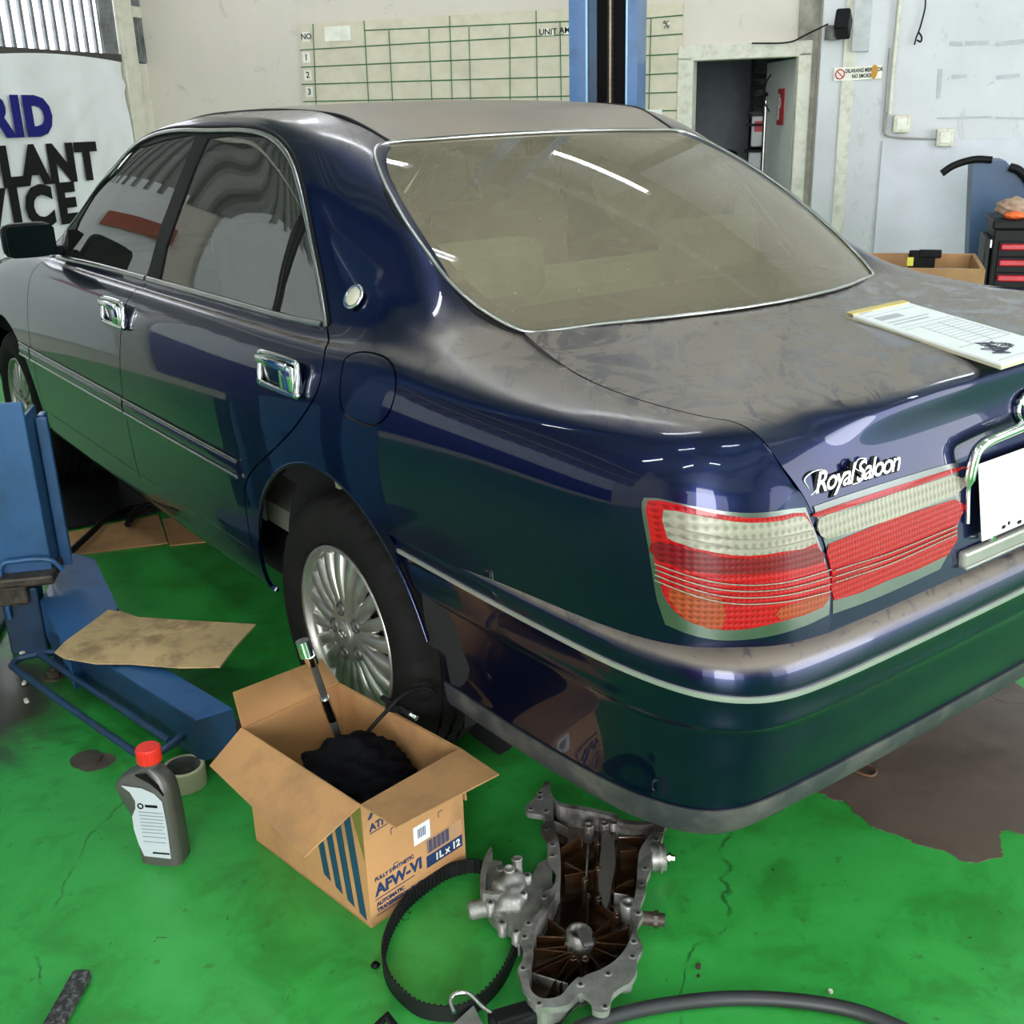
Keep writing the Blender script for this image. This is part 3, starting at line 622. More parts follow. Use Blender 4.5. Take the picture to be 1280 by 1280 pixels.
M_amber = lens_mat('amber_lens', (.17, .025, .006), (.28, .045, .012), 34, .3)
def c5(L): return [(780+x/4.571, 560+y/4.571) for x, y in L]
lens_o = c5([(140,300),(300,318),(520,372),(700,398),(880,388),(1028,368),(1085,520),(1150,680),(1170,780),(1130,905),(900,985),(700,1030),(560,1035),(400,1000),(290,925),(225,820),(180,640),(145,440)])
clear_o = c5([(232,352),(400,378),(560,408),(720,425),(900,412),(1022,388),(1085,540),(900,588),(700,612),(520,592),(290,530),(245,480)])
amber_o = c5([(270,800),(555,855),(555,1028),(400,992),(300,915)])
amber_i = c5([(890,905),(1150,830),(1118,905),(890,975)])
band_o = c5([(160,540),(290,550),(520,612),(720,632),(900,608),(1090,565),(1130,650),(900,700),(560,720),(200,640)])
def lampset(patch, name, region, vo_, rg_, subs, mirror, parent, ribs, sx=1):
    base = region_mesh(patch, vo_, rg_, name, M_bezel, parent, mirror=mirror, off=.002, flange=.02)
    for nm, poly, mt, off in subs:
        pp = [patch.px(*q) for q in poly]
        V = [p for p in catmull(pp, 2, True)]; lo = np.min(V, 0); hi = np.max(V, 0)
        A, B = np.meshgrid(np.linspace(lo[0], hi[0], 34), np.linspace(lo[1], hi[1], 34)); g = np.stack([A.ravel(), B.ravel()], 1); g = g[inpoly(g, V)]
        vv = [Vector(p) for p in V]+[Vector(p) for p in g]; n = len(V); r = delaunay_2d_cdt(vv, [(i, (i+1) % n) for i in range(n)], [], 0, 1e-6)
        v2 = np.array([tuple(x) for x in r[0]]); f2 = np.array(r[2]); f2 = f2[inpoly(v2[f2].mean(1), V)]
        region_mesh(patch, v2, f2, nm, mt, base, mirror=mirror, off=off, flange=off)
    mb = MB()
    for L in ribs:
        P, N = patch.pts([p for p in catmull([patch.px(*q) for q in L], 5)], .0065)
        P = P.copy(); P[:, 0] *= (-1 if mirror else 1); mb.tube(P.tolist(), .0011, 5)
    mb.build('lens_ribs', M_clear, base); return base
ribs_o = [c5([(185, 655+d*.85), (560, 765+d), (860, 768+d), (1165, 690+d*1.15)]) for d in (0, 36, 72, 108)]
ribs_o += [c5([(240, 430), (500, 500), (700, 520), (1060, 470)]), c5([(250, 480), (500, 545), (700, 572), (1078, 512)])]
subs_o = [('red_lens', lens_o, M_red, .003), ('smoked_red_band', band_o, M_dred, .0036), ('clear_lens', clear_o, M_clear, .0045), ('amber_lens', amber_o, M_amber, .0045), ('amber_lens', amber_i, M_amber, .0045)]
for mir in (False, True): lampset(side, 'tail_lamp', None, vo, regs['lamp'], subs_o, mir, car, ribs_o)
subs_i = [('red_band_lens', [(1020,640),(1185,587),(1186,593),(1022,646)], M_red, .003), ('clear_lens', [(1022,648),(1060,636),(1189,594),(1191,620),(1031,674)], M_clear, .0035), ('red_lens', [(1034,680),(1192,624),(1194,656),(1183,693),(1110,724),(1041,750),(1038,715)], M_red, .0035)]
ribs_i = [[(1040, 712+d), (1110, 690+d*.9), (1192, 657+d*.7)] for d in (0, 8, 15)]
for mir, rg_, vv_ in ((False, rl['lamp'], vl), (True, rl['lamp'], vl)): lampset(lid, 'lid_lamp', None, vv_, rg_, subs_i, mir, trunk, ribs_i)
# ------------------------------------------------------------------ plate, emblem, script
mb = MB(); mb.box((0, .010, .768), (.40, .003, .135), Matrix.Rotation(math.radians(-10), 4, 'X'), bev=.001); plate = mb.build('licence_plate', simple('plate_white', (.80, .80, .78), .45, var=.04), trunk)
for x, z, w in ((-.135,.712,.010),(-.118,.715,.006),(-.085,.709,.012),(-.02,.713,.01)): MB().box((x, .0078+(z-.768)*.176, z), (w, .0012, .006), bev=0).build('plate_mark', M_black, plate)
for x in (-.17, .17): MB().cyl((x, .006, .700), (x, -.006, .700), .006, n=12).build('plate_screw', M_chrome, plate)
mb = MB(); L = [(-.222, .016, .735), (-.222, .022, .80), (-.219, .020, .85), (-.205, .018, .868), (-.16, .016, .876), (0, .014, .882), (.16, .016, .876), (.205, .018, .868), (.219, .020, .85), (.222, .022, .80), (.222, .016, .735)]
mb.tube(catmull(L, 5), [.004]*6+[.010]*38+[.004]*7, 8); mb.build('plate_garnish', M_chrome, trunk)
mb = MB(); mb.box((0, .006, .676), (.49, .018, .030), bev=.006); mb.box((0, -.002, .663), (.488, .008, .006), bev=.002)
mb.build('lid_lower_trim', simple('dusty_trim', (.34, .33, .30), .4, .5), trunk)
mb = MB(); T = Matrix.Translation((-.516, .036, .884)) @ Matrix.Rotation(math.radians(-4), 4, 'Z') @ Matrix.Rotation(math.radians(80), 4, 'X')
text_mb(mb, 'Royal Saloon', .044, T, .0022, shear=.35, spacing=.84, bold=.0003)
mb.tube([T @ Vector(p) for p in catmull([(-.105, -.004, 0), (-.112, .012, 0), (-.088, .020, 0), (-.065, .014, 0), (-.078, 0, 0), (-.10, -.014, 0), (-.112, -.010, 0)], 6)], .0016, 6)
mb.tube([T @ Vector(p) for p in catmull([(.022, .018, 0), (.004, .020, 0), (-.004, .008, 0), (.010, -.002, 0), (.006, -.014, 0), (-.012, -.016, 0)], 6)], .0016, 6)
bs_ = mb.build('badge_script', M_chromed, trunk)
mb = MB(); text_mb(mb, 'Royal Saloon', .044, T @ Matrix.Translation((-.0025, -.001, -.002)), .0018, shear=.35, spacing=.84, bold=.0022); mb.build('badge_backing', M_black, bs_)
mb = MB(); E0 = Matrix.Translation((0, .048, .893)) @ Matrix.Rotation(math.radians(80), 4, 'X')
def ell(a, b, cy=0, n=40): return [E0 @ Vector((a*math.cos(2*PI*i/n), cy+b*math.sin(2*PI*i/n), 0)) for i in range(n)]
mb.tube(ell(.044, .030), .0042, 8, closed=True); mb.tube(ell(.0135, .028), .0034, 8, closed=True); mb.tube(ell(.032, .0095, .014), .0034, 8, closed=True)
mb.build('oval_emblem', M_chrome, trunk)
# ------------------------------------------------------------------ mouldings, chrome, handles, mirrors
def stub(b, y0, y1, n=30): # line on the side at row b between two stations of y
    out = []
    for y in np.linspace(y0, y1, n):
        lo, hi = 0., side.na-1.
        for _ in range(26):
            m = (lo+hi)/2; P, _ = side.ev([m], [b])
            if P[0][1] > y: lo = m
            else: hi = m
        out.append((lo, b))
    return out
def onside(mb, line, r, flat, off, mirror, closed=False):
    P, N = side.pts(line, off); P = P.copy(); N = N.copy()
    if mirror: P[:, 0] *= -1; N[:, 0] *= -1
    mb.tube(P.tolist(), r, 8, closed=closed, flat=flat, up=[tuple(x) for x in N])
for mir in (False, True):
    fd, rd, ff, bs = (parts[(k, mir)] for k in ('front_door', 'rear_door', 'front_fender', 'body_side'))
    for y0, y1, par in ((3.63, 3.482, ff), (3.465, 2.408, fd), (2.395, 1.553, rd)):
        mb = MB(); onside(mb, stub(2.93, y0, y1), .021, .40, .001, mir); mo = mb.build('side_moulding', M_paintlow, par)
        mb = MB(); onside(mb, stub(2.80, y0, y1), .005, .7, .0085, mir); onside(mb, stub(3.07, y0, y1), .003, .7, .006, mir); mb.build('moulding_chrome', M_chromed, mo)
    for y0, y1, par in ((3.29, 2.37, fd), (2.352, 1.235, rd)):
        mb = MB(); onside(mb, stub(8.0, y0, y1), .0085, .6, .002, mir); mb.build('belt_chrome', M_chromed, par)
    mb = MB(); onside(mb, DLO, .0065, .7, .001, mir); mb.build('window_surround_chrome', M_chromed, bs)
    mb = MB(); onside(mb, side.offset(DLO, -.012), .0045, .7, .001, mir); mb.build('window_weatherstrip', M_black, bs)
    qb = [side.px(374, 272), side.px(362, 300), side.px(350, 345), side.px(341, 386)]
    mb = MB(); onside(mb, catmull(qb, 4), .009, .6, -.004, mir); mb.build('quarter_divider', M_black, rd)
    # handles
    for yc, par in ((1.288, rd), (2.42, fd)):
        sx = 1 if mir else -1; root = None
        o_ = [(yc+a, .889+b) for a, b in ((-.092,-.026),(-.084,-.035),(.080,-.035),(.094,-.026),(.096,.02),(.086,.034),(-.06,.036),(-.09,.024))]
        lp = catmull([(sx*(.868+(.008 if z < .88 else 0)), y, z) for y, z in o_], 4, True)
        mb = MB(); mb.tube([(p[0]+sx*.004, p[1], p[2]) for p in lp], .0075, 8, closed=True); hd_ = mb.build('door_handle', M_chrome, par)
        T = Matrix.Translation((sx*.867, yc, .889)) @ Matrix.Rotation(sx*PI/2, 4, 'Y')
        mb = MB(); poly = [(p[2]-.889, p[1]-yc) for p in lp]; poly = [((-sx)*a, b) for a, b in poly]; mb.prism(poly, 0, .006, T); mb.build('handle_cup', simple('dark_chrome', (.10, .10, .11), .15, 1.), hd_)
        mb = MB(); mb.box((sx*.885, yc-.058, .889), (.014, .058, .058), bev=.012); mb.box((sx*.888, yc+.01, .913), (.012, .15, .020), bev=.006); sharp(mb.build('handle_grip', M_chrome, hd_))
    # mirror
    sx = 1 if mir else -1
    mb = MB(); bm = bmesh.new(); bmesh.ops.create_cube(bm, size=1); bmesh.ops.subdivide_edges(bm, edges=bm.edges[:], cuts=5, use_grid_fill=True)
    for v in bm.verts:
        p = v.co*2; q = Vector((p.x, p.y, p.z)); l = (abs(q.x)**5+abs(q.y)**3.4+abs(q.z)**5)**(1/4.6) or 1; q /= max(l, .01)
        k = 1-.22*max(0, q.y); v.co = Vector((q.x*.088*k, q.y*.05, q.z*.060*k))
    mb.addbm(bm, Matrix.Translation((sx*.887, 3.235, 1.047)), True)
    mir_o = mb.build('door_mirror', simple('mirror_housing', (.003, .004, .006), .4, spec=.12), fd)
    mb = MB(); mb.prism([(a*.080, b*.052) for a, b in ((-1,-.75),(-.85,-1),(.85,-1),(1,-.75),(1,.75),(.85,1),(-.85,1),(-1,.75))], 0, .006, Matrix.Translation((sx*.887, 3.188, 1.047)) @ Matrix.Rotation(PI/2, 4, 'X')); mb.build('mirror_glass', simple('mirror_glass', (.003, .008, .007), .35, 0., var=.02, spec=.06), mir_o)  # dark reflection is painted as the glass colour; it barely mirrors
    mb = MB(); mb.prism([(3.33, .985), (3.20, .982), (3.17, 1.075), (3.235, 1.03)], 0, .03, Matrix(((0, 0, 1, sx*.765), (1, 0, 0, 0), (0, 1, 0, 0), (0, 0, 0, 1)))); mb.box((sx*.80, 3.235, 1.005), (.05, .06, .03), bev=.008); mb.build('mirror_mount', M_black, mir_o)
    # round pillar badge
    ab = side.px(445, 373); P, N = side.pts([ab], .004); c = Vector(P[0]); n_ = Vector(N[0])
    if mir: c.x *= -1; n_.x *= -1
    T = Matrix.Translation(c) @ n_.to_track_quat('Z', 'Y').to_matrix().to_4x4()
    mb = MB(); mb.lathe([(.018, 0), (.027, .001), (.029, .005), (.025, .008), (.020, .0055)], T, 28); bd = mb.build('pillar_badge', M_chrome, bs)
    mb = MB(); mb.lathe([(0, .007), (.008, .0075), (.013, .006), (.021, .004)], T, 24); mb.build('badge_face', simple('badge_cream', (.62, .58, .45), .3, .2), bd)
# ------------------------------------------------------------------ wheels
def make_wheel(sx, cx, cy, steer=0):
    w = None; T = Matrix.Translation((cx, cy, .318)) @ Matrix.Rotation(sx*PI/2, 4, 'Y')   # local Z points outwards
    if steer: T = Matrix.Translation((cx, cy, .318)) @ Matrix.Rotation(steer, 4, 'Z') @ Matrix.Rotation(sx*PI/2, 4, 'Y')
    n = 120; prof = [(.203, -.012), (.215, .004), (.235, .014), (.262, .018), (.285, .013), (.300, .004), (.310, -.008), (.315, -.022)]
    tread = [(.3175, -.035), (.3185, -.052), (.311, -.053), (.311, -.060), (.3185, -.061), (.319, -.088), (.312, -.089), (.312, -.098), (.319, -.099), (.319, -.126), (.311, -.127), (.311, -.134), (.3185, -.135), (.317, -.152)]
    back = [(.315, -.165), (.310, -.178), (.285, -.198), (.235, -.198), (.203, -.175)]
    prof = prof+tread+back; vs = []; m = len(prof)
    for i in range(n):
        a = 2*PI*i/n
        for k, (r, h) in enumerate(prof):
            g = (i % 3 == 0)
            if g and 5 <= k <= 8: r -= .0055 if k < 8 else .004
            if g and k in (12, 13, 16, 17, 20, 21): r -= .0045
            vs.append((r*math.cos(a), r*math.sin(a), h))
    mb = MB(); mb.add(vs, [(i*m+k, ((i+1) % n)*m+k, ((i+1) % n)*m+k+1, i*m+k+1) for i in range(n) for k in range(m-1)], True, T)
    tyre = sharp(mb.build('wheel_tyre', M_rubber, car), 25)
    # rim barrel and lip
    mb = MB(); mb.lathe([(.1985, .002), (.205, .004), (.2065, -.004), (.204, -.012)], T, 72); mb.lathe([(.1985, .002), (.1935, -.004), (.190, -.012), (.186, -.030), (.176, -.05), (.17, -.16)], T, 72); mb.build('rim', M_alloy, tyre)
    mb = MB(); mb.lathe([(0, -.075), (.172, -.085)], T, 40); mb.lathe([(.03, -.074), (.14, -.072), (.14, -.05), (.05, -.045)], T, 40); mb.build('brake_disc', M_shell, tyre)
    # disc with long slots: spokes
    ns = 20; mb = MB()
    for i in range(ns):
        a = 2*PI*(i+.5)/ns; long_ = i % 2 == 0; r0 = .070; r1 = .1925
        R0 = Matrix.Rotation(a, 4, 'Z')
        w0, w1 = (.0102, .0165); h0, h1 = (-.006, -.012)
        P = []
        for t in np.linspace(0, 1, 7):
            r = r0+(r1-r0)*t; ww = w0+(w1-w0)*t; h = h0+(h1-h0)*t+.006*math.sin(PI*t)
            P.append([(r, -ww-.0015, h-.020), (r, -ww, h-.004), (r, -ww*.62, h), (r, ww*.62, h), (r, ww, h-.004), (r, ww+.0015, h-.020)])
        mb.grid(P, True, T @ R0)
    mb.build('spokes', M_alloy, tyre)
    # web between spokes: alternate openings reach less far in
    mb = MB(); ri = 60
    Pw = []
    for i in range(ns*8):
        a = 2*PI*i/(ns*8); s_ = (i/8) % 1; k = int(i/8) % 4
        lim = (.112 if k in (0, 2) else (.090 if k == 1 else .100))
        Pw.append([(r*math.cos(a), r*math.sin(a), h) for r, h in ((.030, -.003), (.05, -.004), (.078, -.0075), (lim-.006, -.0105), (lim, -.016), (lim+.003, -.030))])
    mb.grid(Pw, True, T, wrap='a'); mb.lathe([(.180, -.030), (.182, -.016), (.1885, -.0125), (.1945, -.010)], T, 72); disc = mb.build('wheel_disc', M_alloy, tyre)
    for i in range(5):
        a = 2*PI*i/5+.32; Tm = T @ Matrix.Translation((.0571*math.cos(a), .0571*math.sin(a), 0))
        mb = MB(); mb.lathe([(.0145, .000), (.0165, -.0015), (.0175, -.006)], Tm, 18); mb.lathe([(.0145, .0), (.013, -.014), (0, -.015)], Tm, 18); mb.build('lug_pocket', simple('lug_dark', (.09, .085, .08), .4, .6) if 'lug_dark' not in MATS else MATS['lug_dark'], disc)
        mb = MB(); mb.lathe([(.0105, -.014), (.0105, -.006), (.008, -.003), (0, -.002)], Tm, 6, smooth=False); mb.build('lug_nut', M_chromed, disc)
    mb = MB(); mb.lathe([(.031, -.004), (.031, .001), (.028, .004), (.012, .0055), (0, .006)], T, 36); cap = mb.build('centre_cap', M_alloy, disc)
    mb = MB()
    for a_, b_ in ((.016, .010), (.005, .010)): mb.tube([T @ Vector((b_*math.cos(2*PI*i/20), a_*math.sin(2*PI*i/20), .0065)) for i in range(20)], .0014, 5, closed=True)
    mb.build('cap_emblem', M_chromed, cap)
    return tyre
for cx, cy in ((-.862, 1.105), (-.862, 3.885)): make_wheel(-1, cx, cy)
for cx, cy in ((.868, 1.105), (.868, 3.885)): make_wheel(1, cx, cy)
# ------------------------------------------------------------------ interior
M_seat = simple('cream_velour', (.78, .75, .50), .85, var=.08, bump=.1)
M_trim = simple('interior_grey_green', (.16, .17, .13), .8, var=.1)
mb = MB(); mb.box((0, .98, .955), (1.22, .52, .03), bev=.01); mb.box((0, 2.3, .42), (1.5, 3.2, .06)); mb.box((-.80, 2.55, .70), (.04, 1.7, .42), bev=.02); mb.box((.80, 2.55, .70), (.04, 1.7, .42), bev=.02)
mb.box((0, 3.45, .83), (1.45, .42, .20), bev=.05); mb.build('cabin_trim', M_trim, car)
mb = MB(); mb.box((0, 1.42, .62), (1.38, .55, .22), bev=.07); mb.box((0, 1.27, .84), (1.36, .17, .42), Matrix.Rotation(math.radians(-14), 4, 'X'), bev=.07); rs = mb.build('rear_seat', M_seat, car)
for x in (-.38, .38):
    mb = MB(); mb.box((x, 1.20, 1.065), (.34, .10, .15), Matrix.Rotation(math.radians(-10), 4, 'X'), bev=.045); mb.build('headrest', M_seat, rs)
for x in (-.38, .38):
    mb = MB(); mb.box((x, 2.42, .58), (.52, .55, .20), bev=.07); mb.box((x, 2.13, .86), (.52, .15, .58), Matrix.Rotation(math.radians(-12), 4, 'X'), bev=.065); fs_ = mb.build('front_seat', M_seat, car)
    mb = MB(); mb.box((x, 2.05, 1.20), (.30, .11, .17), Matrix.Rotation(math.radians(-10), 4, 'X'), bev=.05); mb.build('headrest', M_seat, fs_)
mb = MB(); mb.tube([(.38+.185*math.cos(t), 3.10-.06*math.sin(t), .98+.17*math.sin(t)) for t in np.linspace(0, 2*PI, 36)[:-1]], .014, 8, closed=True); mb.cyl((.38, 3.1, .98), (.38, 3.35, .90), .03); mb.box((.38, 3.10, .975), (.34, .03, .05), bev=.012); mb.build('steering_wheel', M_black, car)
mb = MB(); mb.grid([[(x, y, 1.415-.05*abs(x/.5)**2-(.05 if y < 1.5 else 0)) for x in np.linspace(-.5, .5, 7)] for y in (1.42, 1.7, 2.2, 2.7)]); mb.build('headliner', M_trim, car)
# ------------------------------------------------------------------ the workshop
WN = Vector((math.sin(AZ), math.cos(AZ), 0)); WR = Vector((math.cos(AZ), -math.sin(AZ), 0)); P0 = Vector((CP[0], CP[1], 0))+WN*9.0
MW = Matrix(((WR.x, WN.x, 0, P0.x), (WR.y, WN.y, 0, P0.y), (0, 0, 1, 0), (0, 0, 0, 1)))   # local x right along the back wall, y into it
XC = -6.27                                                                              # the corner with the banner wall
def wpx(u, v, off=0.): # point of the back wall (off metres in front of it)
    return Vector(pickn(u, v, tuple(P0-WN*off), tuple(WN)))
def wl(u, v, off=0.): p = MW.inverted() @ wpx(u, v, off); return p.x, p.z
def bpx(u, v, off=0.): return Vector(pickn(u, v, tuple(MW @ Vector((XC+off, 0, 0))), tuple(WR)))
MB_ = MW @ Matrix.Translation((XC, 0, 0)) @ Matrix(((0, 0, 1, 0), (1, 0, 0, 0), (0, 1, 0, 0), (0, 0, 0, 1)))  # banner wall: local x right (towards the corner), y up, z into the room
def bl(u, v, off=0.): p = MB_.inverted() @ bpx(u, v, off); return p.x, p.y
def wbox(mb, x0, x1, z0, z1, y0, y1, bev=0): return mb.box(((x0+x1)/2, (y0+y1)/2, (z0+z1)/2), (abs(x1-x0), abs(y1-y0), abs(z1-z0)), bev=bev)
def wbuild(mb, name, mat, parent=None):
    mb.v = [tuple(MW @ Vector(v)) for v in mb.v]; return mb.build(name, mat, parent)
def st_(o): return tag(o, kind='structure')
# floor: worn green epoxy
s = NT('green_epoxy_floor')
n1 = s.noise(.9, 5, .6, dist=.4); n2 = s.noise(6, 6, .65, dist=.5); n3 = s.noise(28, 4, .6); n4 = s.noise(160, 2)
c = s.mix(s.ramp(n1, [(.3, 0.), (.7, 1.)]), (.022, .25, .034), (.034, .325, .052)); c = s.mix(s.ramp(n2, [(.42, 0.), (.66, .6)]), c, (.050, .42, .085)); c = s.mix(s.ramp(n2, [(.30, .65), (.47, 0.)]), c, (.030, .16, .026))
c = s.mix(s.ramp(n3, [(.64, 0.), (.72, .6)]), c, (.030, .12, .025))
c = s.mix(s.ramp(s.noise(46, 3, .5, dist=1.), [(.735, 0.), (.75, .85)]), c, (.02, .03, .012))
vr_ = s.n('ShaderNodeTexVoronoi', feature='DISTANCE_TO_EDGE'); vr_.inputs['Scale'].default_value = .75
wob = s.n('ShaderNodeVectorMath', operation='ADD'); nn = s.n('ShaderNodeTexNoise'); nn.inputs['Scale'].default_value = 3.; nn.inputs['Detail'].default_value = 6; s.l(s.pos(), nn.inputs['Vector'])
sc_ = s.n('ShaderNodeVectorMath', operation='SCALE'); sc_.inputs['Scale'].default_value = .35; s.l(nn.outputs['Color'], sc_.inputs[0]); s.l(s.pos(), wob.inputs[0]); s.l(sc_.outputs[0], wob.inputs[1]); s.l(wob.outputs[0], vr_.inputs['Vector'])
crk = s.math('MULTIPLY', s.ramp(vr_.outputs['Distance'], [(0., 1.), (.0035, 0.)]), s.ramp(n2, [(.48, 0.), (.56, .8)])); c = s.mix(crk, c, (.012, .05, .012))
# grime in the lift corner
sepf = s.n('ShaderNodeVectorMath', operation='DISTANCE'); s.l(s.pos(), sepf.inputs[0]); sepf.inputs[1].default_value = (-1.62, 1.98, 0)
g = s.math('ADD', sepf.outputs['Value'], s.math('MULTIPLY', n2, .35)); c = s.mix(s.ramp(g, [(.42, .95), (.62, 0.)]), c, (.035, .026, .018))
s.set(Base_Color=c, Roughness=s.math('ADD', s.math('MULTIPLY', n2, .25), .22)); s.b.inputs['Specular IOR Level'].default_value = .45; s.bump(s.math('ADD', n3, s.math('MULTIPLY', crk, -2.)), .10, .004); M_floor = s.m
mb = MB(); wbox(mb, XC-.2, 9.5, -.1, 0, -17, .2); floor = st_(wbuild(mb, 'floor', M_floor))
# bare concrete where the coating has peeled (a shallow recess rim built as geometry)
M_bare = simple('oily_concrete', (.115, .085, .068), .42, var=.18, scale=7, dirt=(.045, .03, .022), dirtamt=.7, dirtscale=4, bump=.1)
def jag(pts, amp=.004, per=6, seed=1):
    r = random.Random(seed); L = catmull(pts, per, True); return [(p[0]+r.uniform(-amp, amp), p[1]+r.uniform(-amp, amp)) for p in L]
def gp(u, v, z=0.): p = pick(u, v, 2, z); return (p[0], p[1])
bare = [(1021,985),(1030,993),(1042,1000),(1056,1001),(1066,1014),(1082,1027),(1097,1036),(1130,1047),(1146,1056),(1176,1063),(1200,1075),(1215,1078),(1248,1073),(1252,1062),(1250,1043),(1262,1037),(1290,1035),(1310,930),(1262,926),(1250,908),(1246,900),(1250,893),(1228,880),(1212,873),(1196,869),(1150,868),(1085,905),(1045,945)]
bp_ = [np.array(gp(*q)) for q in bare]
under = [(.60, .55), (1.0, 1.2), (.5, 1.6), (-.1, 1.1)]
mb = MB(); mb.prism(jag([(p[0], p[1]) for p in bp_[:18]]+[(.62,.30),(.75,.75),(.55,1.15),(.15,1.0),(-.05,.62)]+[(p[0], p[1]) for p in bp_[-9:]][-2:], .004, 5), 0, .0012); o = mb.build('bare_patch', M_bare, floor)
mb = MB(); mb.prism(jag([gp(1237, 868), gp(1250, 860), gp(1280, 862), gp(1300, 872), gp(1275, 880), gp(1250, 877)], .002, 4, 3), .0012, .0019); mb.build('bare_patch', M_bare, floor)
# walls
s = NT('cream_plaster'); n1 = s.noise(.8, 5, .6); n2 = s.noise(5, 6, .7, dist=.8)
c = s.mix(s.ramp(n1, [(.3, 0.), (.7, 1.)]), (.53, .485, .42), (.60, .55, .48)); c = s.mix(s.ramp(n2, [(.60, 0.), (.74, .45)]), c, (.22, .20, .17)); s.set(Base_Color=c, Roughness=.8); M_cream = s.m
s = NT('white_plaster'); n1 = s.noise(1.2, 5, .6); n2 = s.noise(7, 6, .75, dist=.6, stretch=(1, 1, .6)); n3 = s.noise(22, 4, .7)
c = s.mix(s.ramp(n1, [(.3, 0.), (.7, 1.)]), (.50, .50, .52), (.60, .60, .625)); c = s.mix(s.ramp(n2, [(.58, 0.), (.70, .5)]), c, (.33, .32, .30)); c = s.mix(s.ramp(n3, [(.68, 0.), (.74, .6)]), c, (.2, .19, .18)); s.set(Base_Color=c, Roughness=.7); M_white = s.m
dxl, dxr = wl(866, 75)[0], wl(1000, 75)[0]; dzt = wl(930, 72)[1]; xs = wl(1024, 100)[0]; H = 5.2
mb = MB(); wbox(mb, XC-.2, dxl, 0, H, 0, .15); wbox(mb, dxl, dxr, dzt, H, 0, .15); wbox(mb, dxr, xs, 0, H, 0, .15); st_(wbuild(mb, 'wall_back', M_cream))
mb = MB(); wbox(mb, xs, 9.5, 0, H, -.10, .15, bev=.01); st_(wbuild(mb, 'wall_right', M_white))
# lower half of the white wall is a proud sheet
x1, z1 = wl(1103, 176, .1)
mb = MB(); wbox(mb, x1, 9.4, 0, z1, -.118, -.10, bev=.004); st_(wbuild(mb, 'trim_1', simple('lilac_white_sheet', (.55, .55, .61), .5, var=.05, dirt=(.36, .36, .37), dirtamt=.4, dirtscale=3)))
mb = MB(); xb = wl(1031, 100, .1)[0]; wbox(mb, xs-.17, xs-.02, 0, H, -.03, 0, bev=.005); st_(wbuild(mb, 'trim_2', simple('bare_grey_render', (.27, .25, .21), .85, var=.25, dirt=(.14, .12, .10), dirtamt=.6)))
M_offw = simple('off_white_paint', (.60, .58, .50), .6, var=.06, dirt=(.30, .27, .2), dirtamt=.5, dirtscale=14)
mb = MB(); a = wl(1052, 100, .1)[0]; wbox(mb, a, a+.085, 0, H, -.115, -.10, bev=.003); st_(wbuild(mb, 'trim_3', M_offw))
mb = MB(); a = wl(1068, 60, .1)[0]; b_ = wl(1068, 65, .1)[1]; wbox(mb, a-.02, a+.10, b_, H, -.14, -.10, bev=.003); st_(wbuild(mb, 'trim_4', simple('pale_grey_paint', (.45, .46, .47), .6)))
# door frame, leaf, the dark room behind
fw = .11
for nm, (x0, x1_, z0, z1_) in zip(('trim_5', 'trim_6', 'trim_7'), ((dxl-fw, dxl+.01, 0, dzt+.02), (dxr-.01, dxr+fw*.8, 0, dzt+.02), (dxl-fw, dxr+fw*.8, dzt-.01, dzt+.10))):
    mb = MB(); wbox(mb, x0, x1_, z0, z1_, -.035, .16, bev=.008); st_(wbuild(mb, nm, M_offw))
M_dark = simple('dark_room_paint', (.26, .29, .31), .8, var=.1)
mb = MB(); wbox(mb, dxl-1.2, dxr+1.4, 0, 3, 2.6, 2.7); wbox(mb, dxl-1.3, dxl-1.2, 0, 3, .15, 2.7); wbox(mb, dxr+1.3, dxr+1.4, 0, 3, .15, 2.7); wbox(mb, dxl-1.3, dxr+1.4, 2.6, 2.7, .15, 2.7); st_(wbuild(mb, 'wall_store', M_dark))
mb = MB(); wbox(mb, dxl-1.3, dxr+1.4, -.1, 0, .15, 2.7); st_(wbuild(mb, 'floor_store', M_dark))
lf = MB(); ang = math.radians(68); T = Matrix.Translation((dxr-.02, .14, 0)) @ Matrix.Rotation(PI-ang, 4, 'Z')
lf.box((.37, 0, dzt/2), (.74, .04, dzt-.03), bev=.004); lf.v = [tuple(MW @ (T @ Vector(v))) for v in lf.v]; door = st_(lf.build('door_1', simple('grey_door_paint', (.70, .71, .70), .5, var=.05)))
mb = MB(); mb.box((.30, .024, 1.42), (.17, .006, .27), bev=.001); mb.v = [tuple(MW @ (T @ Vector(v))) for v in mb.v]; pst = mb.build('door_notice', simple('notice_red', (.50, .05, .07), .6), door)
mb = MB(); mb.box((.35, .0285, 1.42), (.035, .003, .19), bev=0); mb.lathe([(.03, 0), (.042, 0), (.042, .002), (.03, .002)], Matrix.Translation((.33, .0275, 1.45)) @ Matrix.Rotation(-PI/2, 4, 'X'), 20, closed=True); mb.v = [tuple(MW @ (T @ Vector(v))) for v in mb.v]; mb.build('notice_print', simple('notice_white', (.7, .68, .66), .6), pst)
for z in (1.52, 1.32):
    mb = MB(); mb.cyl((.68, .02, z), (.68, .05, z), .014, n=12); mb.v = [tuple(MW @ (T @ Vector(v))) for v in mb.v]; mb.build('door_lock', M_black, door)
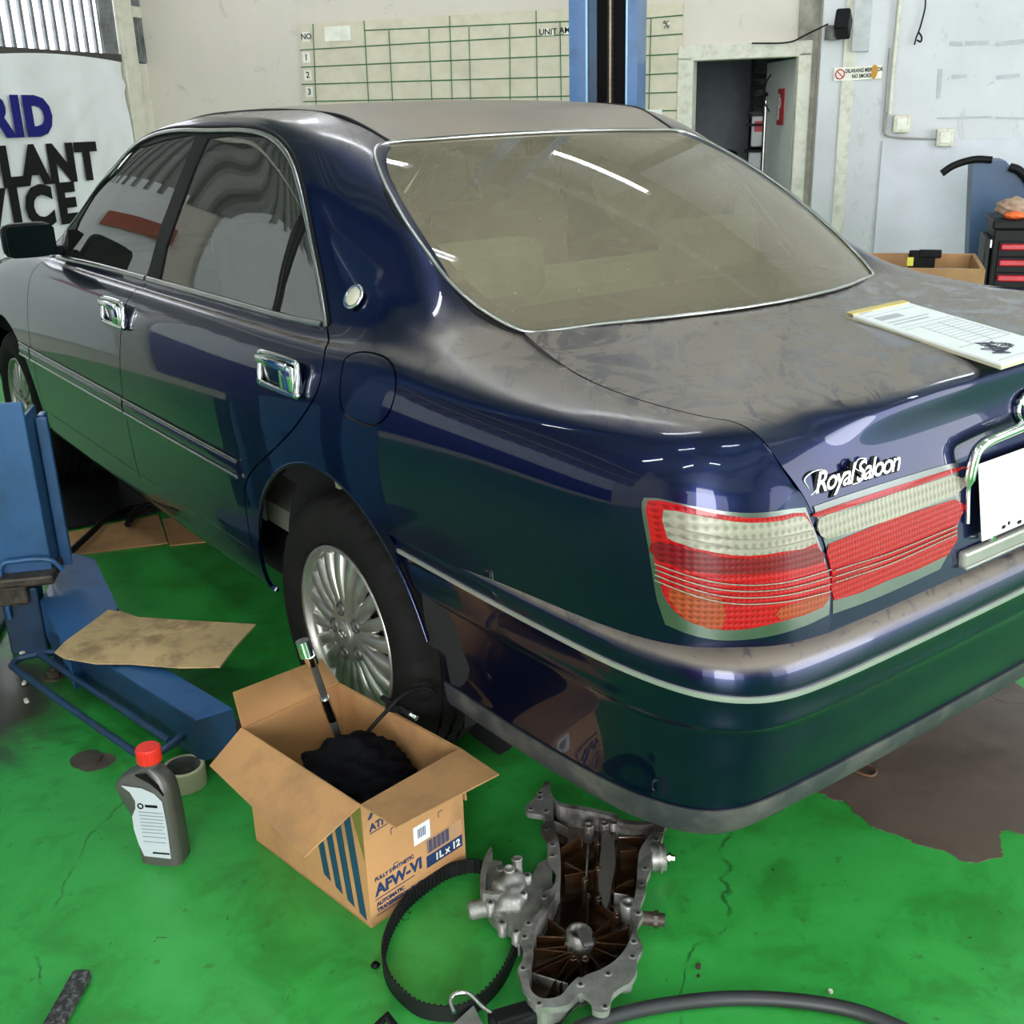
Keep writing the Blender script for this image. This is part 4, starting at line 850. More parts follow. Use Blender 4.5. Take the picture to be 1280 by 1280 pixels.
# banner wall with the louvred opening above
yw = lambda u, v: bl(u, v)[0]
gz0 = bl(40, 66)[1]; kx = bl(146, 60)[0]
mb = MB()
def bbox(mb, x0, x1, z0, z1, d0, d1, bev=0): return mb.box(((x0+x1)/2, (z0+z1)/2, (d0+d1)/2), (abs(x1-x0), abs(z1-z0), abs(d1-d0)), bev=bev)
def bbuild(mb, name, mat, parent=None): mb.v = [tuple(MB_ @ Vector(v)) for v in mb.v]; return mb.build(name, mat, parent)
bbox(mb, -17, .2, 0, gz0, -.15, 0); bbox(mb, -17, kx-3.2, gz0, H, -.15, 0); bbox(mb, kx-3.2, .2, gz0+1.5, H, -.15, 0); bbox(mb, kx+.1, .2, gz0, gz0+1.6, -.15, 0); st_(bbuild(mb, 'wall_left', M_cream))
M_gal = simple('galvanised_sheet', (.20, .21, .22), .4, .5, var=.2, dirt=(.05, .05, .05), dirtamt=.6)
win = MB(); bbox(win, kx-3.2, kx+.1, gz0-.03, gz0+.03, -.1, .02); win = st_(bbuild(win, 'window_1', simple('rusty_black_steel', (.05, .045, .04), .7)))
tl = bl(0, 56)[1]
for i in range(25):
    x = kx-.22-i*.122; mb = MB(); mb.box((x, gz0+.75, -.04), (.032, 1.5, .03), bev=.004); bbuild(mb, 'louvre_bar', M_gal, win)
for i in range(9):
    x = kx-.12+i*.022-.06; mb = MB(); mb.box((x, gz0+.75, .0), (.016, 1.5, .03), bev=.003); bbuild(mb, 'louvre_stile', M_gal, win)
# corner pillar
M_pil = simple('pillar_cream', (.60, .57, .48), .7, var=.08, dirt=(.3, .28, .2), dirtamt=.4)
kp = bl(171, 100)[0]; zv = bl(180, 80)[1]
mb = MB(); bbox(mb, kx+.02, kp, 0, H, 0, .05, bev=.01); st_(bbuild(mb, 'trim_8', M_pil)); mb = MB(); bbox(mb, kp, 0, 0, zv, 0, .02, bev=.004); st_(bbuild(mb, 'trim_9', M_pil))
mb = MB(); bbox(mb, kp+.01, -.01, zv, zv+1.6, .0, .012); vent = st_(bbuild(mb, 'window_2', simple('vent_dark', (.045, .06, .075), .25)))
for i in range(3): mb = MB(); x = kp+(0-kp)*(.22+.27*i); bbox(mb, x, x+.030, zv+.01, zv+1.55, .012, .03, bev=.004); bbuild(mb, 'vent_slat', M_gal, vent)
mb = MB(); zr = bl(178, 16)[1]; bbox(mb, kp, 0, zr-.05, zr+.04, .012, .04, bev=.006); bbuild(mb, 'vent_rail', M_pil, vent)
# corrugated cladding above the banners, further along the left wall
xx = np.arange(kx-11., kx-3.25, .03); P = [[MB_ @ Vector((x, z, .03+.022*min(1, max(-1, 1.6*math.sin(2*PI*x/.17))))) for z in (gz0-.1, H)] for x in xx]
mb = MB(); mb.grid([[tuple(p) for p in r] for r in P], False); st_(mb.build('trim_10', simple('dull_cladding', (.16, .165, .16), .5, .3)))
for z in (2.75, 3.9): mb = MB(); bbox(mb, kx-11., kx-3.25, z, z+.10, .05, .11); st_(bbuild(mb, 'trim_11', M_offw))
mb = MB(); bbox(mb, -5.05, -4.35, 1.48, 1.60, .075, .09); o = bbuild(mb, 'reflection_board', simple('brick_red_board', (.30, .06, .03), .6)); tag(o, 'long brick red sign board fixed on the left wall over the banners', 'sign')  # hidden board added for the red stripe reflected in the side glass
# rest of the hall: ceiling, far end
s = NT('corrugated_roof'); w = s.n('ShaderNodeTexNoise'); w.inputs['Scale'].default_value = 1.5; s.l(s.pos(), w.inputs[0]); c = s.mix(s.ramp(w.outputs[0], [(.3, 0.), (.7, 1.)]), (.38, .38, .37), (.50, .50, .49)); s.set(Base_Color=c, Roughness=.6); M_roofs = s.m
mb = MB(); xx = np.arange(XC-.2, 9.5, .05); mb.grid([[(x, y, H+.045*math.sin(2*PI*x/.2)) for y in (-17, .2)] for x in xx]); wbuild(mb, 'ceiling', M_roofs)['kind'] = 'structure'
for k, y in enumerate(np.arange(-15.5, 0, 2.6)):
    mb = MB(); wbox(mb, XC, 9.4, H-.28, H-.08, y-.06, y+.06); st_(wbuild(mb, 'ceiling_beam' if k == 0 else 'ceiling_beam', MATS['pale_grey_paint']))
mb = MB(); wbox(mb, 9.4, 9.55, 0, H, -17, -12.2); wbox(mb, 9.4, 9.55, 0, H, -3.0, .2); wbox(mb, 9.4, 9.55, 4.1, H, -12.2, -3.0); st_(wbuild(mb, 'wall_far', M_white))
mb = MB(); wbox(mb, XC, -2.5, 0, H, -17.1, -17); wbox(mb, 6, 9.5, 0, H, -17.1, -17); wbox(mb, -2.5, 6, 3.9, H, -17.1, -17); st_(wbuild(mb, 'wall_front', M_white))
# fluorescent fittings
M_tube = NT('lit_tube'); M_tube.set(Base_Color=(1, 1, 1), Emission_Color=(.92, .97, 1.0), Emission_Strength=26.); M_tube = M_tube.m
fit = None
LS = [(-.85, -1.85), (2.6, -1.9), (-4.0, -2.0), (5.4, -2.0), (-2.4, -4.0), (4.4, -4.2), (-4.2, -6.8), (-4.2, -9.6), (-1.6, -6.0), (-1.6, -8.6), (-1.6, -11.2), (1.6, -6.0), (1.6, -8.4), (1.6, -11.0), (4.6, -6.8), (4.6, -9.6)]  # rows nearest the back wall include extra fittings added to brighten it
for k, (x, y) in enumerate(LS):
    c = MW @ Vector((x, y, 4.45))
    if fit is None:
        fit = thing('ceiling_light', (0, 0, 0), 'twin fluorescent fitting hung below the corrugated roof', 'light', 'fluorescent fittings under the roof')
        mb = MB(); mb.box((0, 0, .05), (.16, 1.3, .06), bev=.01); mb.build('housing', MATS['pale_grey_paint'], fit)
        for dx in (-.045, .045): mb = MB(); mb.cyl((dx, -.6, 0), (dx, .6, 0), .016, n=10); mb.build('tube', M_tube, fit)
        mb = MB(); mb.box((0, 0, .41), (.02, .9, .66), bev=0); mb.build('drop_rod', MATS['pale_grey_paint'], fit); f = fit
    else: f = copy_tree(fit)
    f['label'] = 'fluorescent fitting %s, %s of its row' % (('nearest the back wall', 'in the added second row from the back wall', 'in the row over the car tail', 'in the row behind the camera', 'in the last row by the doorway')[0 if y > -3 else 1 if y > -5 else 2 if y > -7.5 else 3 if y > -10.5 else 4], ('far left', 'left', 'centre', 'right', 'far right')[0 if x < -3 else 1 if x < -1 else 2 if x < 2 else 3 if x < 5 else 4])
    f.location = c; f.rotation_euler = (0, 0, -AZ+PI/2)
# ------------------------------------------------------------------ things on the walls
# planning board
bd = thing('planning_board', wpx(612, 70), 'large cream planning board with green ruled rows and columns on the back wall', 'board')
c0 = [wl(*q, .03) for q in ((374, 30), (854, 2), (850, 168), (380, 150))]
mb = MB(); mb.prism([(c0[3][0], c0[3][1]-.1), (c0[2][0], c0[2][1]-.1), (c0[1][0], c0[1][1]), (c0[0][0], c0[0][1])], 0, .02, Matrix(((1, 0, 0, 0), (0, 0, -1, -.005), (0, 1, 0, 0), (0, 0, 0, 1)))); wbuild(mb, 'board_panel', simple('board_cream', (.57, .515, .40), .6, var=.05, dirt=(.40, .36, .26), dirtamt=.4), bd)
M_green = simple('green_line', (.02, .14, .05), .6)
def wline(a, b, r=.0045, off=.030): return [wpx(*a, off), wpx(*b, off)]
hl = [((375, 62.5), (712, 43)), ((376, 84), (712, 69)), ((377, 105.5), (712, 95.7)), ((379, 127), (712, 120)), ((455, 38), (712, 26.5)),
      ((797, 24), (854, 18.8)), ((797, 46.5), (853, 42.3)), ((797, 70), (852, 67)), ((797, 94), (851, 91)), ((797, 117), (850, 115)), ((797, 139), (849, 138))]
def hline(n): return wline(*hl[n])
vl_ = [((391, 30), (396, 150), ), ((455, 26), (462, 150)), ((486, 38), (492, 150)), ((536, 36), (541, 150)), ((562, 20), (566, 150)), ((586, 34), (589, 150)), ((637, 30), (638, 150)), ((670, 13), (672, 150)), ((700, 27), (702, 150)), ((814, 22), (811, 140))]
for a, b in hl+list(vl_): mb = MB(); mb.tube(wline(a, b), .0042, 4); mb.build('ruled_line', M_green, bd)
M_lab = simple('label_white', (.72, .70, .62), .6); mk = []
for (u, v, w_, h_, t) in ((383, 46, 11, 12, 'NO'), (383, 72, 11, 13, '1'), (385, 94, 11, 13, '2'), (387, 115, 11, 13, '3'), (685, 40, 16, 9, 'UNIT'), (709, 38, 9, 9, 'AMT'), (422, 42, 38, 18, ''), (833, 31, 7, 7, '%')):
    x, z = wl(u, v, .03); k = .0063; mb = MB(); wbox(mb, x-w_*k/2, x+w_*k/2, z-h_*k/2, z+h_*k/2, -.033, -.030); lo = wbuild(mb, 'board_label', M_lab, bd)
    if t: mb = MB(); text_mb(mb, t, .062 if len(t) > 1 else .07, Matrix.Translation((x, -.034, z)) @ Matrix.Rotation(PI/2, 4, 'X'), .0008, bold=.001); wbuild(mb, 'label_print', M_black, lo)
x, z = wl(812, 148, .04); mb = MB(); mb.box((x, -.045, z), (.19, .003, .13), Matrix.Rotation(.03, 4, 'Y')); pp_ = wbuild(mb, 'paper_sheet', simple('paper', (.75, .76, .74), .7, var=.03)); tag(pp_, 'white paper sheet pinned at the lower right of the planning board', 'paper')
# banner
s = NT('banner_cloth'); nb_ = s.noise(2.2, 3, .5, dist=.8, stretch=(1, 1, .5)); c = s.mix(s.ramp(nb_, [(.3, 0.), (.7, 1.)]), (.66, .66, .68), (.76, .76, .79)); s.set(Base_Color=c, Roughness=.55); M_ban = s.m
bx1, bz1 = bl(147, 78); bw = 4.6; bh = 1.75; G = []
for i in range(60):
    row = []
    for j in range(30):
        u = i/59; v = j/29; x = bx1-bw*u; z = bz1-bh*v+.035*math.sin(u*9)*(1-v)
        a = math.atan2(v*bh, u*bw+.05); rad = math.hypot(u*bw, v*bh); d = .035+.018*math.sin(a*26)*math.exp(-rad*.8)+.012*math.sin(u*31+v*4)*math.exp(-u*3)
        row.append(MB_ @ Vector((x, z, d)))
    G.append(row)
ban = MB().grid(G).build('banner', M_ban); tag(ban, 'white vinyl banner with dark blue and black lettering hung left of the corner pillar', 'banner')
M_blue = simple('ink_blue', (.008, .010, .15), .5, var=.02, spec=.15); M_ink = simple('ink_black', (.008, .008, .009), .5, var=.02, spec=.12)
for t, u, v, hh, m_ in (('HYBRID', 57, 148, 46, M_blue), ('COOLANT', 114, 205, 43, M_ink), ('SERVICE', 88, 258, 47, M_ink)):
    xr, zc_ = bl(u, v); z1_ = bl(u-25, v-hh/2)[1]; z2_ = bl(u-25, v+hh/2)[1]; sz = (z1_-z2_)/.70
    T = MB_ @ Matrix.Translation((xr, (z1_+z2_)/2, .062)) @ Matrix.Diagonal((1.08, 1, 1, 1)); mb = MB(); text_mb(mb, t, sz, T, .002, align='RIGHT', bold=.022, spacing=1.24 if t[0] == 'S' else 1.13); mb.build('banner_lettering', m_, ban)
G = [[MB_ @ Vector((bx1-bw-.25-5.2*u, 1.95-1.8*v, .03+.01*math.sin(u*20))) for v in np.linspace(0, 1, 4)] for u in np.linspace(0, 1, 24)]
b2 = MB().grid(G).build('banner', M_ban); tag(b2, 'white banner with a deep blue lower half on the left wall beyond the frame', 'banner')
G = [[MB_ @ Vector((bx1-bw-.25-5.2*u, .85-.72*v, .033+.01*math.sin(u*20))) for v in np.linspace(0, 1, 4)] for u in np.linspace(0, 1, 24)]
MB().grid(G).build('banner_blue_band', M_blue, b2)
# no-smoking sign
a, b_, c_ = wl(1043, 86, .1), wl(1103, 81, .1), wl(1043, 103, .1); w_ = b_[0]-a[0]; h_ = a[1]-c_[1]
T0 = Matrix.Translation(((a[0]+b_[0])/2, -.112, (a[1]+c_[1])/2+.01)) @ Matrix.Rotation(-.02, 4, 'Y')
mb = MB(); mb.box((0, 0, 0), (w_, .01, h_), bev=.002); mb.v = [tuple(T0 @ Vector(v)) for v in mb.v]; sg = wbuild(mb, 'warning_sign', M_lab); tag(sg, 'small white no smoking sign with red ring above the light switches', 'sign')
TX = T0 @ Matrix.Rotation(PI/2, 4, 'X')
mb = MB(); text_mb(mb, 'DILARANG MEROKOK', h_*.40, TX @ Matrix.Translation((w_*.13, h_*.19, .0065)) @ Matrix.Diagonal((.70, 1, 1, 1)), .0005, bold=.001); text_mb(mb, 'NO SMOKING', h_*.40, TX @ Matrix.Translation((w_*.13, -h_*.22, .0065)) @ Matrix.Diagonal((.70, 1, 1, 1)), .0005, bold=.001); wbuild(mb, 'sign_lettering', M_ink, sg)
mb = MB(); mb.lathe([(h_*.29, 0), (h_*.38, 0), (h_*.38, .002), (h_*.29, .002)], TX @ Matrix.Translation((-w_*.37, 0, .006)), 28, closed=True)
mb = MB(); mb.lathe([(h_*.29, 0), (h_*.38, 0), (h_*.38, .002), (h_*.29, .002)], TX @ Matrix.Translation((-w_*.37, 0, .006)), 28, closed=True)
q = MB(); q.box((0, 0, 0), (h_*.64, h_*.07, .002)); mb.add([(TX @ Matrix.Translation((-w_*.37, 0, .0075)) @ Matrix.Rotation(-PI/4, 4, 'Z')) @ Vector(v) for v in q.v], q.f); wbuild(mb, 'sign_ring', simple('ring_red', (.5, .03, .03), .5), sg)
mb = MB(); mb.prism(jag([(w_*.30, h_*.45), (w_*.38, h_*.5), (w_*.42, h_*.1), (w_*.38, -h_*.42), (w_*.30, -h_*.40), (w_*.28, 0)], .003, 3, 5), .006, .009, TX); wbuild(mb, 'sign_stain', simple('rust_stain', (.50, .25, .04), .8), sg)
# switches, conduit and wires
M_sock = simple('socket_cream', (.66, .62, .50), .5, var=.05, dirt=(.2, .18, .14), dirtamt=.5, dirtscale=30)
for u, v, lb in ((1127, 155, 'left cream switch box at the foot of the conduit on the white wall'), (1181, 172, 'right cream socket box at the end of the grey cable on the white wall')):
    x, z = wl(u, v, .13); t = thing('wall_socket', MW @ Vector((x, -.12, z)), lb, 'socket')
    mb = MB(); wbox(mb, x-.058, x+.058, z-.062, z+.062, -.165, -.10, bev=.012); wbuild(mb, 'box', M_sock, t)
    mb = MB(); wbox(mb, x-.034, x+.034, z-.038, z+.038, -.172, -.163, bev=.003); wbuild(mb, 'rocker', M_lab, t)
mb = MB(); mb.tube([wpx(1128, -40, .13), wpx(1125, 0, .13), wpx(1117, 80, .13), wpx(1112, 143, .13)], .016, 10); cd = mb.build('conduit_pipe', M_offw); tag(cd, 'white conduit pipe running down the white wall to the switch box', 'pipe')
mb = MB(); mb.tube(catmull([wpx(1109, 140, .12), wpx(1106, 160, .12), wpx(1108, 169, .12), wpx(1125, 172, .12), wpx(1150, 173, .12), wpx(1170, 174, .12)], 6), .008, 6); mb.tube([wpx(1112, 60, .12), wpx(1104, 165, .12)], .006, 6); o = mb.build('cable', simple('grey_cable', (.30, .29, .26), .6)); tag(o, 'grey cable clipped from the conduit to the right socket box', 'cable', kind=None)
mb = MB(); L = catmull([wpx(1157, 0, .13), wpx(1156, 12, .13), wpx(1150, 35, .14), wpx(1146, 45, .15), wpx(1143, 56, .15)], 6); mb.tube(L, .006, 6); mb.tube(catmull([wpx(1148, 40, .14), wpx(1152, 46, .15), wpx(1151, 52, .15), wpx(1146, 50, .15)], 5), .006, 6); o = mb.build('hanging_wire', M_black); tag(o, 'short black wire dangling with bare ends high on the white wall', 'wire')
# tape remains on the wall (grey strips)
M_tape = simple('grey_tape', (.42, .43, .46), .6)
TL = ['short grey tape remnant in the top row, left end', 'longer grey tape remnant in the middle of the top row', 'grey tape remnant at the right end of the top row', 'upright grey tape strip left of the others on the white wall', 'stubby grey tape remnant in the second row near the upright strip', 'slanting grey tape remnant at the right of the second row', 'thin tape line above the socket boxes, left piece', 'thin tape line above the socket boxes, right piece']
for k, (a, b) in enumerate((((1187, 54), (1203, 55)), ((1206, 54), (1236, 53)), ((1246, 55), (1282, 51)), ((1176, 86), (1173, 123)), ((1190, 96), (1209, 95)), ((1245, 97), (1275, 94)), ((1171, 148), (1240, 146)), ((1244, 147), (1284, 148)))):
    p, q_ = wpx(*a, .104), wpx(*b, .104); hh = .013 if k < 6 else .006; d_ = (q_-p).normalized(); w2 = d_.cross(WN)*hh; mb = MB(); mb.add([p-w2, q_-w2, q_+w2, p+w2], [(0, 1, 2, 3)]); mb.add([x-WN*.001 for x in (p-w2, q_-w2, q_+w2, p+w2)], [(3, 2, 1, 0)]); o = mb.build('tape_strip', M_tape); tag(o, TL[k], 'tape', 'tape remains on the white wall')
# floodlight bracket at the top
t = thing('floodlight', wpx(1045, 35, .25), 'small black floodlight on a bracket above the door corner', 'light')
a = wpx(1043, 52, .15); b = wpx(1046, 22, .28)
mb = MB(); mb.box(tuple(wpx(1054, 30, .30)), (.16, .10, .15), Matrix.Rotation(.5, 4, 'Z') @ Matrix.Rotation(.5, 4, 'Y'), bev=.015); mb.build('lamp_head', M_black, t)
mb = MB(); mb.cyl(wpx(1040, 50, .15), wpx(1042, 32, .15), .055, n=14); mb.cyl(wpx(1041, 38, .15), wpx(1052, 28, .28), .02, n=8); mb.build('bracket', simple('grimy_metal', (.16, .16, .15), .5, .4, var=.3, dirt=(.03, .03, .03), dirtamt=.7, dirtscale=25), t)
mb = MB(); mb.tube(catmull([wpx(940, 54, .05), wpx(985, 53, .05), wpx(1010, 42, .05), wpx(1035, 30, .12)], 6), .006, 6); o = mb.build('cable', M_black); tag(o, 'thin dark cable drooping over the door frame to the floodlight', 'cable')
# things inside the store room
def wth(name, x, y, z, lb, cat, group=None): return thing(name, MW @ Vector((x, y, z)), lb, cat, group)
def srp(u, v, y=.9): # point on a plane y metres behind the wall
    p = MW.inverted() @ Vector(pickn(u, v, tuple(P0+WN*y), tuple(WN))); return p
M_cl = simple('dark_cloth', (.022, .023, .026), .9, var=.3); M_cl2 = simple('charcoal_cloth', (.05, .052, .056), .9, var=.3)
pt_ = srp(966, 84, 1.0); pb_ = srp(966, 150, 1.0); zs_ = pb_.z; hh_ = (pt_.z-pb_.z)
for k, (dx, w_, f0_, f1_, m_, lb) in enumerate(((-.05, .30, .0, .22, M_cl2, 'lowest charcoal bundle of the pile inside the store room'), (.02, .32, .22, .42, M_cl, 'black bundle second from the bottom of the pile in the store room'), (0., .30, .42, .62, M_cl2, 'charcoal rolled cloth in the middle of the pile in the store room'), (.02, .36, .62, .84, M_cl, 'black folded jacket high in the pile inside the store room'), (.04, .44, .845, .99, M_cl, 'flat black case topmost on the pile inside the store room'))):
    h_ = hh_*(f1_-f0_)*.86; p = Vector((pb_.x+dx, 1.0, zs_+hh_*(f0_+f1_)/2)); mb = MB(); bm = bmesh.new(); bmesh.ops.create_icosphere(bm, subdivisions=4, radius=1)
    r = random.Random(k); ph = [r.uniform(0, 6) for _ in range(6)]
    for vv in bm.verts:
        c = vv.co; d = 1+.05*math.sin(c.x*5+ph[0])*math.sin(c.z*7+ph[1])+.03*math.sin(c.x*13+ph[2]+c.z*4); l = (abs(c.x)**4+abs(c.y)**4+abs(c.z)**4)**.25; vv.co = Vector((c.x/l*w_/2*d, c.y/l*.2*d, c.z/l*h_/2*d))
    mb.addbm(bm, Matrix.Translation(p), True); o = wbuild(mb, 'case' if k == 4 else 'cloth_bundle', m_); tag(o, lb, 'case' if k == 4 else 'cloth')
for (u, v, w_, h_, m_, lb, nm, cat) in ((952, 164, .15, .24, simple('pack_white', (.55, .55, .55), .6), 'white and red carton standing on the store room shelf', 'carton', 'box'), (956, 204, .26, .20, simple('pail_white', (.5, .5, .53), .5), 'pale storage tub at the bottom of the store room doorway', 'storage_tub', 'tub'), (974, 168, .14, .20, simple('kraft_brown', (.28, .18, .10), .8), 'brown carton behind the white one in the store room', 'carton', 'box')):
    p = srp(u, v, .9 if nm != 'carton' or 'brown' not in lb else 1.1); mb = MB(); mb.box(tuple(p), (w_, .22, h_), bev=.012); o = wbuild(mb, nm, m_)
    tag(o, lb, cat)
    if 'red carton' in lb: mb = MB(); mb.box((p.x+.01, p.y-.113, p.z+.04), (w_*.8, .004, h_*.35), bev=0); wbuild(mb, 'carton_print', MATS['notice_red'], o)
p = srp(956, 152, .75); mb = MB(); mb.cyl(tuple(p-Vector((0, 0, .9))), tuple(p+Vector((0, 0, .16))), .018, n=10); o = wbuild(mb, 'metal_pole', M_chromed); tag(o, 'thin grey metal pole standing in front of the cartons in the store room', 'pole')
p = srp(893, 190, 1.4); mb = MB(); mb.box(tuple(p-Vector((0, 0, .12))), (.42, .3, .28), bev=.08); mb.box(tuple(p+Vector((-.08, 0, .02))), (.10, .2, .1), bev=.03); o = wbuild(mb, 'machine', M_black); tag(o, 'low black machine on the left inside the dark store room', 'machine')
mb = MB(); pts = [tuple(MW @ Vector(srp(u, v, .7))) for u, v in ((966, 90), (957, 105), (955, 125), (962, 140))]; mb.tube(catmull(pts, 6), .006, 6); o = mb.build('cable', M_black); tag(o, 'black cable loop hanging beside the store room door leaf', 'cable')
# shelf that carries the pile
sh_ = wth('storage_rack', pb_.x+.3, 1.0, 0, 'dark metal rack carrying the pile inside the store room', 'rack')
zl = srp(952, 165, .9).z-.145
for zz in (zs_-.03, zl, .25): mb = MB(); wbox(mb, pb_.x-.20, pb_.x+.9, zz-.012, zz+.008, .76, 1.35); wbuild(mb, 'rack_shelf', M_black, sh_)
for xx_, yy in ((pb_.x+.92, .78), (pb_.x+.92, 1.34), (pb_.x-.22, 1.36)): mb = MB(); wbox(mb, xx_-.015, xx_+.015, 0, 2.2, yy-.015, yy+.015); wbuild(mb, 'rack_post', M_black, sh_)
# ------------------------------------------------------------------ lift posts
M_lift = simple('lift_blue', (.028, .105, .265), .42, var=.12, scale=5, dirt=(.012, .05, .12), dirtamt=.6, dirtscale=7, coat=.2)
M_lift_shaded = simple('lift_blue_shaded', (.010, .040, .095), .5, var=.2, dirt=(.02, .02, .02), dirtamt=.6, dirtscale=9)  # darker copy of the lift blue; arm and guard shadow is in the colour
M_screw = simple('steel_screw', (.16, .13, .10), .4, .8)
rp = thing('lift_post', (1.5, 2.9, 0), 'tall blue two-post lift column with dark screw channel, seen beyond the car roof', 'lift post')
a_ = pickn(712, 100, (1.5, 2.92, 0), (-math.sin(math.radians(50)), -math.cos(math.radians(50)), 0)); b_ = pickn(797, 100, (1.5, 2.92, 0), (-math.sin(math.radians(50)), -math.cos(math.radians(50)), 0))
A_ = math.radians(50); MP = Matrix.Translation(((a_[0]+b_[0])/2, (a_[1]+b_[1])/2, 0)) @ Matrix.Rotation(-A_, 4, 'Z')  # local x right, y away from the camera side
PWD = float(np.hypot(*(b_-a_)[:2])); hw = PWD/2; HP = 4.5
def pb(shapes, name, mat, par=None):
    mb = MB()
    for c, sz in shapes: mb.box(c, sz)
    mb.v = [tuple(MP @ Vector(v)) for v in mb.v]; return mb.build(name, mat, par or rp)
pb([((0, .30, HP/2), (PWD, .012, HP)), ((-hw+.006, .15, HP/2), (.012, .30, HP)), ((hw-.006, .15, HP/2), (.012, .30, HP))], 'column', M_lift)
pb([((-hw+.036, 0, HP/2), (.072, .014, HP))], 'column_flange', M_lift); pb([((hw-.022, 0, HP/2), (.044, .014, HP))], 'column_flange', M_lift)
M_edge = simple('bright_edge', (.22, .38, .55), .35, .3)
pb([((-hw+.076, .004, HP/2), (.008, .02, HP))], 'guide_edge', M_edge); pb([((hw-.048, .004, HP/2), (.008, .02, HP))], 'guide_edge', M_edge)
pb([((-hw+.098, .03, HP/2), (.036, .012, HP))], 'guide_rail', M_lift_shaded)
pb([((0, .288, HP/2), (PWD-.03, .006, HP)), ((-hw+.017, .15, HP/2), (.006, .26, HP)), ((hw-.017, .15, HP/2), (.006, .26, HP))], 'channel_dark_faces', M_shell)  # near-black sheets over the inner faces of the channel
P = [((.016+(.003 if i % 2 else 0)), z) for i, z in enumerate(np.arange(.3, 4.3, .012))]; mb = MB(); mb.lathe(P, MP @ Matrix.Translation((.012, .12, 0)), 12); mb.build('lifting_screw', M_screw, rp)
pb([((0, .15, .012), (.62, .62, .024))], 'base_plate', M_lift_shaded); pb([((0, .14, .75), (.26, .18, .5))], 'carriage', M_lift_shaded)
# ------------------------------------------------------------------ near lift column with its arm
c0 = Vector((-1.235, 2.13, 0)); sv = Vector((.426, .905, 0)); pv = Vector((-.905, .426, 0))
ML = Matrix(((sv.x, pv.x, 0, c0.x), (sv.y, pv.y, 0, c0.y), (0, 0, 1, 0), (0, 0, 0, 1)))  # local x along the arm side, y back towards the column
lpst = thing('lift_post', ML @ Vector((.15, .45, 0)), 'blue lift column at the left edge with carriage and a low swing arm', 'lift post')
def lb(shapes, name, mat, par=None, bev=.004):
    mb = MB()
    for c, sz in shapes: mb.box(c, sz, bev=bev)
    mb.v = [tuple(ML @ Vector(v)) for v in mb.v]; return mb.build(name, mat, par or lpst)
lb([((.15, .66, 2.25), (.40, .012, 4.5)), ((-.04, .54, 2.25), (.012, .25, 4.5)), ((.34, .54, 2.25), (.012, .25, 4.5))], 'column', M_lift, bev=0)
lb([((.15, .52, .012), (.56, .62, .024))], 'base_plate', M_lift_shaded)
car_ = lb([((.006, .17, .475), (.012, .34, .51))], 'carriage_plate', M_lift)
lb([((.075, .004, .455), (.13, .010, .47))], 'carriage_side', M_lift); lb([((.10, -.018, .44), (.012, .032, .44)), ((.155, -.010, .44), (.05, .02, .44))], 'carriage_rib', M_lift)
mb = MB(); mb.cyl((-.002, .10, .545), (.004, .10, .545), .013, n=16); mb.v = [tuple(ML @ Vector(v)) for v in mb.v]; mb.build('bolt_hole', M_shell, car_)
M_grime = simple('greasy_steel', (.055, .042, .032), .5, .3, var=.4, scale=30, dirt=(.16, .12, .09), dirtamt=.6, dirtscale=20, bump=.4)
lb([((.06, .10, .235), (.22, .22, .03)), ((.02, .13, .19), (.10, .12, .06))], 'pivot_bracket', M_grime, bev=.008)
lb([((.03, .10, .10), (.07, .10, .20)), ((.12, .12, .10), (.05, .10, .20)), ((.08, .30, .12), (.12, .12, .24))], 'pivot_block', M_lift_shaded, bev=.006)
mb = MB(); mb.tube(catmull([ML @ Vector(p) for p in ((-.02, .13, .12), (-.02, .13, .27), (-.02, .08, .29), (-.02, .0, .285), (-.015, -.03, .25))], 5), .007, 8); mb.build('latch_rod', M_lift, lpst)
# swing arm
def P2(u, v, z): p = pick(u, v, 2, z); return Vector((p[0], p[1], z))
armL = [Vector((-1.31, 1.95, 0)), Vector((-1.182, 1.238, 0)), Vector((-1.094, 1.234, 0)), Vector((-1.205, 1.90, 0))]
mb = MB(); mb.prism([(p.x, p.y) for p in armL], .045, .15); bmx = mb.build('swing_arm', M_lift_shaded, lpst)
mb = MB(); mb.prism([(-1.305, 1.94), (-1.180, 1.242), (-1.096, 1.238), (-1.207, 1.90)], .1495, .1525); mb.build('arm_lit_top', M_lift, bmx)  # lighter blue sheet gives the arm a lit top over shaded sides
q = [gp(50, 752, .16), gp(86, 815, .16), gp(148, 760, .16), gp(118, 698, .16), gp(86, 690, .16)]
mb = MB(); mb.prism(q, .05, .16); mb.build('front_arm', M_lift, lpst)
mb = MB(); pc = pick(293, 918, 2, .06); mb.cyl((pc[0], pc[1], .0), (pc[0], pc[1], .06), .055, n=28); mb.cyl((pc[0], pc[1], .055), (pc[0], pc[1], .064), .062, n=28); mb.build('rubber_pad', simple('worn_pad', (.07, .055, .045), .85, var=.3), bmx)
L = [P2(245, 903, .10), P2(215, 930, .085), P2(192, 942, .075), P2(172, 942, .072), P2(150, 928, .072), P2(95, 890, .072), P2(22, 838, .072), P2(17, 830, .074), P2(25, 823, .078), P2(50, 817, .085), P2(95, 812, .09)]
mb = MB(); mb.tube(catmull(L, 6), .0095, 8); mb.tube([P2(50, 818, .085), P2(212, 926, .085)], .0095, 8); mb.build('foot_guard', M_lift_shaded, bmx)
